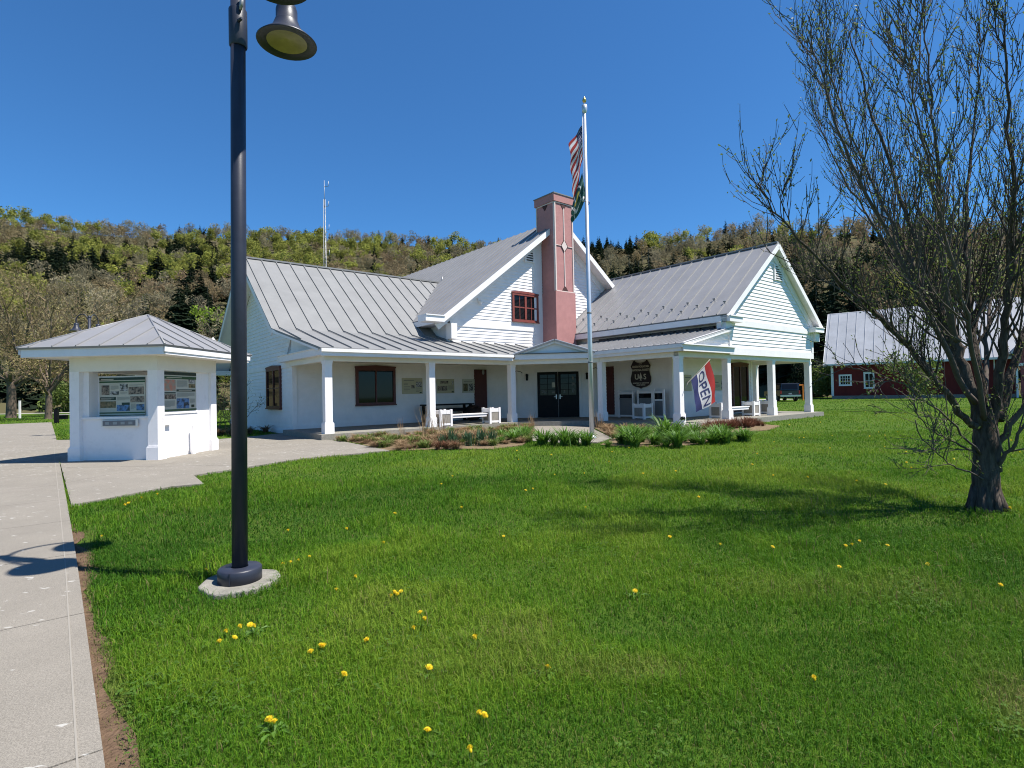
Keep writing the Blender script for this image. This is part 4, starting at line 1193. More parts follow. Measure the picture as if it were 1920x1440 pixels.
# shield sign
S0 = B2W(13.46, -2.56, 1.30)
t = thing("shield_sign", "dark brown shield-shaped forest sign with cream letters on the porch wall", "sign", S0)
sx, sz, sn = -ov, oz, -ou                                      # right, up, outward
half = [(0, 0), (.10, .055), (.30, .09), (.47, .17), (.56, .33), (.565, .5), (.50, .70), (.47, .86), (.55, 1.03), (.40, 1.27), (.32, 1.30), (.30, 1.24), (.16, 1.19), (0, 1.175)]
outl = half + [(-x, z) for x, z in half[-2:0:-1]]
def shp(sc, d0, d1, mi, b):
    P = [sx * (x * sc) + sz * ((z - .62) * sc + .62) - sn * -d0 for x, z in outl]
    b.prism(P, sn * (d1 - d0), mi)
b = MB(); shp(1.03, 0, .03, 0, b); b.build("border", M['letter'], t)
b = MB(); shp(1.0, .0, .036, 0, b); b.build("face", M['signbrown'], t)
b = MB(); so = sn * .038
for s_, z_, sz_, kx_ in (("GREEN MOUNTAIN", 1.00, .135, .80), ("NATIONAL FOREST", .845, .135, .78), ("DEPARTMENT OF AGRICULTURE", .255, .066, .92), ("FOREST SERVICE", .165, .066, 1.0)):
    put_text(b, s_, sz_, so + sz * z_, sx, sz, sn, sx=kx_, bold=.0025)
put_text(b, "U", .34, so + sz * .53 - sx * .22, sx, sz, sn, bold=.008); put_text(b, "S", .34, so + sz * .53 + sx * .23, sx, sz, sn, bold=.008)
b.obox(so + sz * 1.125, sx * .09, sn * .001, sz * .012)
tr = [(0, .74), (.035, .64), (.05, .60), (.085, .50), (.10, .46), (.03, .47), (.028, .40), (.07, .375), (-.07, .375), (-.028, .40), (-.03, .47), (-.10, .46), (-.085, .5), (-.05, .6), (-.035, .64)]
b.prism([so + sx * x + sz * z for x, z in tr], sn * .003)
b.build("lettering", M['letter'], t)
t = thing("entry_sign", "small dark framed plate on the wall left of the double doors", "sign", ep(-1.41, 1.66, .05))
b = MB(); b.obox((0, 0, 0), dn * .21, dd_ * .02, (0, 0, .18)); b.build("frame", M['black'], t)
b = MB(); b.obox(-dd_ * .022, dn * .16, dd_ * .004, (0, 0, .13)); b.build("plate", M['signbrown'], t)
b = MB(); 
for z in (.045, -.045): b.obox(-dd_ * .028 + oz * z, dn * .11, dd_ * .003, (0, 0, .02))
b.build("lettering", M['letter'], t)
# panels on the left porch wall
def ppos(u, z): return B2W(u, 3.565, z)
poster("poster", "cream panel with one dark photograph, nearest the big porch window", ppos(4.66, 1.28), ou, oz, -ov, 1.02, .70, M['paper_yellow'],
       [(.68, .42, .28, .35, 'ph_grey'), (.44, .35, .16, .2, 'ph_brown'), (.08, .84, .5, .04, 'ink'), (.08, .6, .2, .05, 'ink'), (.85, .04, .1, .07, 'darkgreen')] + lines(.08, .45, .3, 4, .09, h=.02) + lines(.66, .3, .28, 3, .08, h=.02))
poster("poster", "cream panel with a wide dark photograph, middle of three on the porch wall", ppos(6.43, 1.28), ou, oz, -ov, .95, .66, M['paper_yellow'],
       [(.04, .18, .55, .34, 'ph_brown'), (.2, .68, .45, .18, 'ph_brown'), (.85, .6, .1, .25, 'ph_grey'), (.84, .05, .12, .08, 'darkgreen')] + lines(.64, .55, .3, 5, .08, h=.02))
poster("poster", "pale panel with three columns of print, nearest the entrance", ppos(7.84, 1.28), ou, oz, -ov, .98, .66, M['paper'],
       [(.05, .12, .26, .55, 'ph_land'), (.37, .12, .26, .55, 'ph_grey'), (.69, .2, .27, .45, 'ph_grey'), (.84, .04, .12, .08, 'darkgreen'), (.08, .82, .5, .04, 'ink')] + lines(.07, .75, .8, 1))
poster("poster", "cream panel on the right porch wall between two columns", B2W(16.75, -4.2, 1.15), ou, oz, -ov, 1.0, .72, M['paper_yellow'],
       [(.62, .1, .16, .6, 'ph_grey'), (.82, .3, .1, .3, 'darkgreen'), (.1, .5, .3, .06, 'ink')] + lines(.1, .4, .4, 4, .08, h=.02))
poster("poster", "cream panel on the right porch wall half hidden by the banner flag", B2W(13.9, -4.2, 1.15), ou, oz, -ov, 1.0, .72, M['paper_yellow'],
       [(.1, .1, .3, .5, 'ph_grey'), (.5, .8, .4, .06, 'ink')] + lines(.5, .6, .4, 4, .08, h=.02))
t = thing("path_light", "small white and dark bollard light by the corner column", "light", B2W(10.0, -6.95, -.2))
b = MB(); b.lathe([(.075, 0), (.075, .36)], 14); b.build("post", W_, t)
b = MB(); b.lathe([(.085, .36), (.09, .42), (.07, .47), (0, .48)], 14); b.build("cap", M['black'], t)

# ================================================================== red barn
BP = Vector((36.6, 62.7, 0)); bx_ = Vector((.8, -.6, 0)); by_ = Vector((.6, .8, 0))
BN = thing("red_barn", "dark red barn with a pale metal roof beyond the lawn on the right", "barn", BP, math.atan2(-.6, .8))
LB, DB, EB, RB = 15.6, 9.6, 4.75, 10.3
b = MB(); b.box(0, LB, 0, .15, .35, EB); b.box(0, LB, DB - .15, DB, .35, EB)
b.prism([(.0, .15, .35), (.0, DB - .15, .35), (.0, DB - .15, EB), (.0, DB / 2, RB - .3), (.0, .15, EB)], (.15, 0, 0))
b.prism([(LB - .15, .15, .35), (LB - .15, DB - .15, .35), (LB - .15, DB - .15, EB), (LB - .15, DB / 2, RB - .3), (LB - .15, .15, EB)], (.15, 0, 0))
b.build("barn_wall", M['barnred'], BN)
b = MB(); b.box(-.02, LB, -.04, DB, -.2, .35); b.build("foundation", M['concrete_old'], BN)
b = MB(); b.box(-.05, .2, -.06, .02, .35, EB - .1); b.build("corner_board", W_, BN)
b = MB()
for y0, y1 in ((-.7, DB / 2), (DB + .7, DB / 2)):
    zE = EB - .7 * (RB - EB) / (DB / 2)
    standing_roof(b, [(-.7, y0, zE), (LB + 3, y0, zE), (LB + 3, y1, RB), (-.7, y1, RB)], (1, 0, 0), .9, thick=.12, rib=(.05, .05))
b.build("barn_roof", M['roof_barn'], BN)
b = MB(); b.box(-.7, LB, -.72, -.68, EB - 1.0, EB - .78); b.beam((-.72, -.7, EB - 1.0), (-.72, DB / 2, RB - .12), .05, .25); b.build("barn_fascia", W_, BN)
window((.72, 0, 1.5), (1, 0, 0), (0, -1, 0), 1.25, 1.25, BN, W_, 4, 3, "barn_window", 0, .17, .025)
window((3.1, 0, 1.15), (1, 0, 0), (0, -1, 0), 1.0, 1.75, BN, W_, 2, 2, "barn_window", .08, .16, .03)
b = MB()
for x in (8.6, 9.9): b.box(x, x + .09, -.05, .0, 3.1, 4.5)
b.box(8.6, 9.99, -.06, .0, 3.02, 3.12); b.build("loft_door_trim", W_, BN)
b = MB(); b.box(14.0, 14.1, -.05, .0, .5, 4.4); b.build("door_track", W_, BN)
b = MB()                                                     # cross gable ell at the right end
b.box(LB, LB + 6, -2.6, -2.45, 3.2, 4.6)
b.prism([(LB + .2, -2.6, 4.6), (LB + 6.2, -2.6, 4.6), (LB + 3.2, -2.6, 8.2)], (0, .15, 0))
b.build("ell_gable", M['barnred_lit'], BN)
b = MB()
standing_roof(b, [(LB - .6, -3.2, 4.2), (LB - .6, 5, 4.2), (LB + 3.2, 5, 8.5), (LB + 3.2, -3.2, 8.5)], (0, 1, 0), .8, thick=.12)
standing_roof(b, [(LB + 7, -3.2, 4.2), (LB + 7, 5, 4.2), (LB + 3.2, 5, 8.5), (LB + 3.2, -3.2, 8.5)], (0, 1, 0), .8, thick=.12)
b.build("ell_roof", M['roof_barn'], BN)
for x in (LB + .1, LB + 5.6):
    b = MB(); b.box(x, x + .3, -2.6, -2.3, 0, 3.2); b.build("ell_post", M['barnred_lit'], BN)
b = MB(); b.box(LB - .2, LB + 6.4, -2.7, -2.6, 3.0, 3.25); b.box(LB - .25, LB - .1, -2.7, -2.4, 0, 4); b.build("ell_beam", W_, BN)

# ================================================================== vehicles
def wheel(b, c, r, w):
    b.lathe([(r * .62, -w / 2), (r * .95, -w / 2), (r, -w * .35), (r, w * .35), (r * .95, w / 2), (r * .62, w / 2)], 20, c, (1, 0, 0))
T = thing("pickup_truck", "black pickup truck with a topper parked beyond the right porch", "pickup truck", (27.9, 55.0, 0), R(-9))
b = MB()                                                     # local: +y forward, x right; origin under the tailgate
prof = [(-.02, .55), (-.02, 1.12), (2.05, 1.12), (2.05, 1.18), (4.05, 1.16), (4.1, 1.12), (5.3, 1.05), (5.42, .9), (5.42, .5)]
b.prism([(-.96, y, z) for y, z in prof], (1.92, 0, 0)); b.build("body", M['carpaint'], T, bevel=.05)
b = MB(); b.prism([(-.86, 2.08, 1.18), (-.74, 2.3, 1.80), (-.74, 3.2, 1.80), (-.86, 4.05, 1.18)], (1.66, 0, 0)); b.build("cab", M['carpaint'], T, bevel=.05)
b = MB(); b.prism([(-.90, -.0, 1.125), (-.78, .12, 1.84), (-.78, 2.0, 1.84), (-.90, 2.02, 1.125)], (1.74, 0, 0)); b.build("topper", M['carpaint'], T, bevel=.04)
b = MB(); b.obox((0, .035, 1.50), (.70, 0, 0), (0, .045, .24), (0, -.02, .004)); b.build("rear_window", M['glass'], T)
b = MB(); b.obox((-.90, 3.1, 1.5), (.012, 0, 0), (0, .6, 0), (0, 0, .2)); b.obox((-.90, 1.0, 1.5), (.012, 0, 0), (0, .75, 0), (0, 0, .2)); b.build("side_window", M['glass'], T)
b = MB(); b.box(-.98, .98, -.16, -.02, .48, .66); b.build("bumper", M['chrome'], T, bevel=.02)
for x in (-.94, .80): b = MB(); b.box(x, x + .14, -.04, .0, .78, 1.1); b.build("tail_lamp", M['tail'], T)
b = MB(); b.box(-.16, .16, -.035, -.02, .72, .86); b.build("number_plate", M['cap'], T)
for x in (-.85, .85):
    for y in (1.1, 4.4):
        b = MB(); wheel(b, (x, y, .38), .38, .24); w = b.build("wheel", M['rubber'], T)
        b = MB(); b.lathe([(0, -.1), (.2, -.11), (.24, -.12), (.24, .12), (.2, .11), (0, .1)], 16, (x, y, .38), (1, 0, 0)); b.build("rim", M['cap'], w)
T2 = thing("silver_car", "silver car glimpsed between porch columns behind the black pickup", "car", (25.6, 58.2, 0), R(70))
b = MB(); b.prism([(-.88, y, z) for y, z in [(0, .4), (0, .95), (1.0, 1.0), (3.2, .98), (4.4, .8), (4.4, .4)]], (1.76, 0, 0)); b.build("body", M['silver'], T2, bevel=.06)
b = MB(); b.prism([(-.8, .15, .99), (-.65, .8, 1.72), (-.65, 2.4, 1.72), (-.8, 3.3, .98)], (1.5, 0, 0)); b.build("cabin", M['silver'], T2, bevel=.06)
for x in (-.78, .78):
    for y in (.85, 3.5): b = MB(); wheel(b, (x, y, .33), .33, .22); b.build("wheel", M['rubber'], T2)
t = thing("orange_barrier", "orange metal barrier frame standing to the right of the pickup", "barrier", (30.6, 58.4, 0), .2)
for x in (-.5, .4): b = MB(); b.box(x, x + .09, -.05, .05, 0, 1.75); b.build("post", M['orange'], t)
b = MB(); b.box(-.41, .4, -.03, .03, 1.6, 1.72); b.build("rail", M['orange'], t)

# ================================================================== far posts, second lamp, mast, tent
L2 = copy_tree(L); L2.location = (-17.55, 22.75, -.12); L2.rotation_euler = (0, 0, R(118)); L2["label"] = "distant dark lamp post with bell heads rising behind the kiosk roof"
def post(name, label, p, w, h, m, cat="post", top=None):
    t = thing(name, label, cat, p, .3)
    b = MB(); b.box(-w / 2, w / 2, -w / 2, w / 2, -.1, h); b.build("shaft", m, t)
    b = MB(); b.prism([(-w * .56, -w * .56, h), (w * .56, -w * .56, h), (w * .56, w * .56, h), (-w * .56, w * .56, h)], (0, 0, .03)); b.build("cap", top or m, t)
    return t
M['paleblue'] = mat("pale_grey_blue_paint", (.42, .47, .50), .6, var=.15)
post("sign_post", "pale grey square post in the grass just left of the kiosk", (-17.0, 21.2, 0), .16, 1.75, M['paleblue'])
post("marker_post", "thin white marker post in front of the big bare maple", (-47.3, 52.6, 0), .14, 1.65, W_)
post("bollard", "dark square bollard at the far corner of the sidewalk", (-31.3, 37.6, 0), .22, .95, M['black'], "bollard")
post("hydrant_marker", "slim yellowish marker stake by the far road", (-49, 62, 0), .12, 1.3, M['paper_yellow'])
t = thing("utility_box", "low dark utility box with a pale lid in the grass", "utility box", (-38.2, 46.5, 0), .3)
b = MB(); b.box(-.32, .32, -.25, .25, -.05, .36); b.build("box", M['black'], t); b = MB(); b.box(-.42, .42, -.33, .33, .36, .42); b.build("lid", M['gravel'], t)
t = thing("radio_mast", "slender lattice radio mast rising behind the left roof", "mast", (-20.25, 60, 0))
b = MB(); w0, HT = .26, 23.2
leg = [Vector((w0 * math.cos(a), w0 * math.sin(a), 0)) for a in (R(90), R(210), R(330))]
def lg(i, z): return leg[i] * (1 - .55 * z / HT) + Vector((0, 0, z))
for i in range(3): b.tube([lg(i, 0), lg(i, HT)], .022, 5)
b.build("legs", M['cap'], t)
b = MB(); nz_ = 42
for k in range(nz_):
    for i in range(3): b.beam(lg(i, HT * k / nz_), lg((i + 1) % 3, HT * (k + 1) / nz_), .016, .016)
b.build("lattice", M['cap'], t)
b = MB(); b.tube([(0, 0, HT - 1), (0, 0, 25.3)], .03, 6)
for z in (24.6, 22.4, 19.8, 17.0):
    b.tube([(0, 0, z), (.45, 0, z + .05), (.47, 0, z + .6)], .03, 5)
b.build("aerial", M['cap'], t)
t = thing("canopy_tent", "white peaked canopy tent just visible past the left gable", "tent", (-17.6, 32.3, 0), .4)
b = MB(); b.add([(-2, -2, 3.2), (2, -2, 3.2), (2, 2, 3.2), (-2, 2, 3.2), (0, 0, 5.1), (-.9, -.9, 3.75), (.9, -.9, 3.75), (.9, .9, 3.75), (-.9, .9, 3.75)],
            [(0, 1, 6, 5), (1, 2, 7, 6), (2, 3, 8, 7), (3, 0, 5, 8), (5, 6, 4), (6, 7, 4), (7, 8, 4), (8, 5, 4)])
o = b.build("canopy", W_, t); s_ = o.modifiers.new("t", 'SOLIDIFY'); s_.thickness = .02
for x in (-1.95, 1.95):
    for y in (-1.95, 1.95): b = MB(); b.tube([(x, y, 0), (x, y, 3.2)], .03, 6); b.build("leg", M['alu'], t)

# ================================================================== vegetation helpers
def catmull(pts, n=5):
    pts = [Vector(p) for p in pts]; out = []
    for i in range(len(pts) - 1):
        p0, p1, p2, p3 = pts[max(i - 1, 0)], pts[i], pts[i + 1], pts[min(i + 2, len(pts) - 1)]
        for k in range(n):
            t = k / n
            out.append(.5 * ((2 * p1) + (p2 - p0) * t + (2 * p0 - 5 * p1 + 4 * p2 - p3) * t * t + (3 * p1 - p0 - 3 * p2 + p3) * t ** 3))
    out.append(pts[-1]); return out
def rv(s=1.0): return Vector((random.gauss(0, s), random.gauss(0, s), random.gauss(0, s)))
def at(path, t):
    x = t * (len(path) - 1); i = min(int(x), len(path) - 2); f = x - i
    return path[i].lerp(path[i + 1], f), (path[i + 1] - path[i]).normalized()
def sprout(p, d, ln, n, curl=.12, up=.10):
    """a wandering shoot"""
    pts = [p.copy()]; d = d.normalized(); st = ln / n
    for i in range(n):
        d = (d + rv(curl) + Vector((0, 0, up))).normalized(); p = p + d * st; pts.append(p.copy())
    return pts
def leaf_cloud(P, size, jitter, dirs=None, aspect=.6):
    """small quads at points P (n,3)"""
    n = len(P); P = P + rng.normal(0, jitter, (n, 3))
    a = rng.normal(0, 1, (n, 3)); a /= np.linalg.norm(a, axis=1)[:, None]
    b = rng.normal(0, 1, (n, 3)); b -= a * (a * b).sum(1)[:, None]; b /= np.linalg.norm(b, axis=1)[:, None]
    s = (size * rng.uniform(.6, 1.4, n))[:, None]
    V = np.stack([P - a * s, P + b * s * aspect, P + a * s, P - b * s * aspect], 1).reshape(-1, 3)
    F = np.arange(n * 4).reshape(n, 4)
    return V, F

# ================================================================== the tree on the right lawn
LIMB = {'a': [(5.31, 6.2, 0.93), (5.09, 6.15, 0.99), (4.73, 6.0, 1.33), (4.22, 5.8, 1.8), (3.73, 5.6, 2.17), (3.19, 5.4, 2.53), (2.68, 5.2, 2.93), (2.34, 5.1, 3.31)],
 'a2': [(5.06, 6.2, 1.09), (4.94, 6.5, 1.62), (4.73, 6.9, 2.25), (4.38, 7.2, 2.68), (4.01, 7.4, 2.98), (3.56, 7.5, 3.34)],
 'b': [(5.28, 6.2, 0.93), (5.18, 6.2, 1.42), (5.11, 6.3, 1.91), (5.03, 6.45, 2.43), (4.97, 6.6, 3.04), (4.91, 6.8, 3.76), (4.74, 7.0, 4.88), (4.56, 7.2, 6.13)],
 'b2': [(5.11, 6.3, 1.91), (4.87, 6.1, 2.37), (4.69, 5.9, 2.92), (4.59, 5.8, 3.64), (4.38, 5.6, 4.39), (4.25, 5.5, 5.22)],
 'c': [(5.34, 6.2, 0.93), (5.37, 6.3, 1.54), (5.48, 6.5, 2.18), (5.6, 6.7, 2.99), (5.83, 6.9, 3.92), (6.14, 7.1, 5.04), (6.43, 7.3, 6.44)],
 'd': [(5.39, 6.2, 0.93), (5.42, 6.1, 1.41), (5.42, 6.0, 1.99), (5.42, 5.9, 2.68), (5.33, 5.75, 3.32), (5.17, 5.6, 4.27), (5.06, 5.5, 5.2)],
 'e': [(5.47, 6.2, 0.99), (5.81, 6.3, 1.65), (6.24, 6.5, 2.42), (6.69, 6.7, 3.36), (7.17, 6.9, 4.57), (7.57, 7.1, 6.0)],
 'f': [(5.42, 6.2, 0.69), (5.57, 6.1, 0.99), (5.78, 6.0, 1.4), (6.11, 5.9, 1.85), (6.48, 5.8, 2.52), (6.68, 5.7, 3.28)],
 'g': [(5.4, 6.2, 0.39), (5.41, 6.0, 0.65), (5.43, 5.8, 1.01), (5.56, 5.6, 1.34), (5.68, 5.3, 1.55)],
 'h': [(5.18, 6.2, 1.3), (5.22, 6.6, 1.94), (5.19, 7.0, 2.63), (4.97, 7.3, 3.44), (4.68, 7.6, 4.36), (4.37, 7.8, 5.45)],
 'i': [(5.35, 6.25, 1.05), (5.81, 6.7, 1.67), (6.35, 7.2, 2.53), (6.89, 7.6, 3.64), (7.36, 7.9, 4.97)],
 'j': [(5.28, 6.15, 0.99), (4.92, 5.8, 1.58), (4.45, 5.4, 2.26), (4.03, 5.1, 3.02), (3.71, 4.9, 3.83), (3.52, 4.8, 4.64)],
 'k': [(5.37, 6.2, 0.57), (4.91, 6.1, 0.77), (4.54, 6.0, 0.96), (4.25, 5.9, 1.29)],
 'l': [(5.39, 6.2, 0.33), (4.87, 6.0, 0.49), (4.51, 5.9, 0.71), (4.25, 5.8, 1.03)],
 'm': [(5.21, 6.15, 0.64), (4.62, 5.8, 1.03), (4.14, 5.6, 1.32), (3.63, 5.4, 1.54), (3.26, 5.3, 1.6)],
 'n': [(5.15, 6.1, 1.18), (4.53, 5.9, 2.12), (4.03, 5.8, 3.02), (3.6, 5.7, 3.79), (3.28, 5.6, 4.58), (3.08, 5.5, 5.19)], 'o': [(5.24, 6.4, 1.61), (5.09, 6.8, 2.76), (4.82, 7.1, 3.94), (4.58, 7.4, 5.16), (4.5, 7.7, 6.46)]}
LRAD = dict(a=.046, a2=.028, b=.072, b2=.044, c=.052, d=.062, e=.055, f=.042, g=.028, h=.040, i=.040, j=.034, n=.034, o=.036, k=.016, l=.012, m=.014)
def lawn_tree():
    TP = Vector((5.32, 6.2, 0))
    T = thing("lawn_tree", "multi-stemmed tree with rough bark and tiny spring leaves on the right lawn", "tree", TP)
    b = MB()
    tr = catmull([(0, 0, -.1), (0, 0, .12), (.02, .01, .5), (.02, 0, .85), (.0, 0, 1.15)], 6)
    rr = [.255 if i < 3 else .21 - .035 * min(1, i / 14) for i in range(len(tr))]
    rr = list(np.interp(range(len(tr)), [0, 4, 8, 16, 24], [.158, .136, .122, .116, .075]))
    b.tube(tr, rr, 18)
    for k in range(7):
        a = k / 7 * 6.28 + .3; d = Vector((math.cos(a), math.sin(a), 0))
        b.tube([d * .09 + Vector((0, 0, .26)), d * .14 + Vector((0, 0, .05)), d * .19 + Vector((0, 0, -.05))], [.03, .03, .02], 8)
    # uneven bark: push vertices
    b.v = [tuple(Vector(v) * 1.0 + Vector((v[0], v[1], 0)) * (.10 * math.sin(9 * math.atan2(v[1], v[0]) + 3 * v[2]) + random.uniform(-.06, .06))) for v in b.v]
    b.build("trunk", M['bark'], T)
    buds = []
    for key, pts in LIMB.items():
        path = catmull([Vector(p) - TP for p in pts], 5)
        r0 = LRAD[key]; n = len(path)
        low = key in 'klm'
        b = MB()
        path = [p + rv(.012) for p in path]
        b.tube(path, [max(.006, r0 * (1 - .90 * (i / (n - 1)) ** .8)) for i in range(n)], 9 if r0 > .04 else 6)
        L0 = sum((path[i + 1] - path[i]).length for i in range(n - 1))
        nb = int(L0 * (7.6 if not low else 5)); sh = {'a': .5, 'a2': .6, 'n': .8}.get(key, 1.0)
        for q in range(nb):
            t = random.uniform(.22 if not low else .15, .99)
            p, d = at(path, t)
            side = d.cross(rv()).normalized()
            bd = (d * random.uniform(.55, 1.0) + side * random.uniform(.35, .8)).normalized()
            bl = random.uniform(.5, 1.45) * (1.15 - .62 * t) * (1 if not low else .6) * sh
            br = min(.013, max(.005, r0 * (1 - t) * .45))
            up = .24 if not low else .02
            sub = sprout(p, bd, bl, 6, .10, up)
            b.tube(sub, [br * (1 - .75 * i / 6) for i in range(7)], 5, cap=False)
            for z in range(random.randint(4, 7)):
                t2 = random.uniform(.2, 1); p2, d2 = at(sub, t2)
                side = d2.cross(rv()).normalized()
                tl = random.uniform(.2, .62) * (1 if not low else .8)
                tw = sprout(p2, (d2 + side * random.uniform(.3, .8)).normalized(), tl, 4, .12, .24 if not low else .0)
                b.tube(tw, [.0042, .0037, .0032, .0027, .002], 3, cap=False, smooth=False)
                for i in range(1, 5):
                    buds.append(tw[i]); 
                    if random.random() < .15: buds.append(tw[i - 1].lerp(tw[i], .5))
                if random.random() < .6:
                    p3, d3 = at(tw, random.uniform(.3, .8)); side = d3.cross(rv()).normalized()
                    t3 = sprout(p3, d3 + side * .6, tl * .5, 3, .12, .12)
                    b.tube(t3, [.0034, .003, .0026, .002], 3, cap=False, smooth=False); buds += t3[1:]
        b.build("limb", M['bark'] if r0 > .045 else M['twig'], T)
    P = np.array([tuple(v) for v in buds])
    V, F = leaf_cloud(P, .015, .010, aspect=.5)
    o = np_mesh("leaves", V, F, M['bud'], parent=T); o["kind"] = "stuff"
lawn_tree()

# ================================================================== generic trees (prototypes as plain mesh data)
def conifer_geo(h, r, layers=16, per=13, droop=.35, seed=0, fine=2):
    g = np.random.default_rng(seed); V, F = [], []
    for k in range(layers):
        f = k / layers
        z = h * (.07 + .90 * f); rad = r * (1 - f) ** .85 * g.uniform(.82, 1.15)
        n = max(5, int(per * (1 - .55 * f)))
        for i in range(n):
            a = 2 * math.pi * (i + g.uniform(-.35, .35)) / n + k * .7
            rr = rad * g.uniform(.7, 1.12); dz = g.uniform(-.5, .5) * h / layers
            c = np.array([math.cos(a), math.sin(a), 0]); t = np.array([-math.sin(a), math.cos(a), 0])
            p0 = np.array([0, 0, z + dz + .02 * h]); 
            for j in range(fine):
                s0, s1 = j / fine, (j + 1) / fine
                w = rr * .30 * g.uniform(.7, 1.3)
                a0 = p0 + c * rr * s0 * .9 + np.array([0, 0, -droop * rr * s0]); a1 = p0 + c * rr * min(1, s1 * 1.1) + np.array([0, 0, -droop * rr * s1])
                m = (a0 + a1) / 2 + np.array([0, 0, .12 * rr * g.uniform(-.5, 1)])
                b = len(V); V += [a0, m + t * w, a1, m - t * w - np.array([0, 0, .1 * rr])]; F.append((b, b + 1, b + 2, b + 3))
                b = len(V); V += [a0 + np.array([0, 0, .06 * rr]), m + t * w * .5 + np.array([0, 0, -.22 * rr]), a1 + np.array([0, 0, -.08 * rr]), m - t * w * .2 + np.array([0, 0, .1 * rr])]; F.append((b, b + 1, b + 2, b + 3))
    return np.array(V), np.array(F)
def crown_geo(h, r, n, size, aspect, seed, bottom=.28, upbias=0.0, blobs=7):
    """deciduous crown made of many small leaf clumps inside several lobes"""
    g = np.random.default_rng(seed)
    cen = [np.array([0, 0, h * .68])] + [np.array([g.uniform(-.5, .5) * r, g.uniform(-.5, .5) * r, h * g.uniform(bottom + .18, .86)]) for _ in range(blobs)]
    rad = [r * .62] + [r * g.uniform(.36, .58) for _ in range(blobs)]
    P = []
    for i in range(n):
        k = g.integers(0, len(cen)); d = g.normal(0, 1, 3); d /= np.linalg.norm(d)
        P.append(cen[k] + d * rad[k] * (g.uniform(.35, 1) ** .5) * np.array([1, 1, .9]))
    P = np.array(P)
    a = g.normal(0, 1, (n, 3)) + np.array([0, 0, upbias]); a /= np.linalg.norm(a, axis=1)[:, None]
    b = g.normal(0, 1, (n, 3)); b -= a * (a * b).sum(1)[:, None]; b /= np.linalg.norm(b, axis=1)[:, None]
    s = (size * g.uniform(.55, 1.45, n))[:, None]
    V = np.stack([P - a * s, P + b * s * aspect, P + a * s, P - b * s * aspect], 1).reshape(-1, 3)
    return V, np.arange(n * 4).reshape(n, 4)
def stick_geo(h, r, seed, nl=6, rad=.16):
    """trunk plus a few limbs"""
    b = MB(); random.seed(seed)
    tp = [Vector((random.gauss(0, .06) * z, random.gauss(0, .06) * z, z)) for z in np.linspace(0, h * .75, 5)]
    b.tube(tp, [rad, rad * .85, rad * .65, rad * .45, rad * .25], 6, cap=False)
    for i in range(nl):
        p, d = at(tp, random.uniform(.35, .95)); a = random.uniform(0, 6.28)
        b.tube(sprout(p, Vector((math.cos(a), math.sin(a), .8)), r * random.uniform(.6, 1.05), 3, .15, .12), [rad * .38, rad * .28, rad * .18, rad * .07], 4, cap=False)
    return b
def mesh_from(name, V, F, m):
    o = np_mesh(name, V, F, m); me = o.data; bpy.data.objects.remove(o); return me
def mesh_mb(name, b, m):
    o = b.build(name, m); me = o.data; bpy.data.objects.remove(o); return me

KINDS = {}
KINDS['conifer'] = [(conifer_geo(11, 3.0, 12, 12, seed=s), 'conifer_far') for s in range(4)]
KINDS['bare'] = [(crown_geo(10.5, 3.7, 430, .46, .20, 20 + s, upbias=.9), 'hill_bare') for s in range(4)]
KINDS['rust'] = [(crown_geo(10, 3.6, 400, .42, .28, 40 + s, upbias=.5), 'hill_rust') for s in range(3)]
KINDS['green'] = [(crown_geo(10, 3.7, 420, .38, .6, 60 + s), 'hill_green') for s in range(4)]
STICKS = [stick_geo(10, 3.6, 80 + s) for s in range(4)]

def vnoise(x, y, sc, seed=0):
    x, y = np.asarray(x) / sc, np.asarray(y) / sc
    g = np.random.default_rng(seed).random((256, 256))
    xi, yi = np.floor(x).astype(int), np.floor(y).astype(int); fx, fy = x - xi, y - yi
    fx, fy = fx * fx * (3 - 2 * fx), fy * fy * (3 - 2 * fy)
    G = lambda i, j: g[i % 256, j % 256]
    return (G(xi, yi) * (1 - fx) + G(xi + 1, yi) * fx) * (1 - fy) + (G(xi, yi + 1) * (1 - fx) + G(xi + 1, yi + 1) * fx) * fy

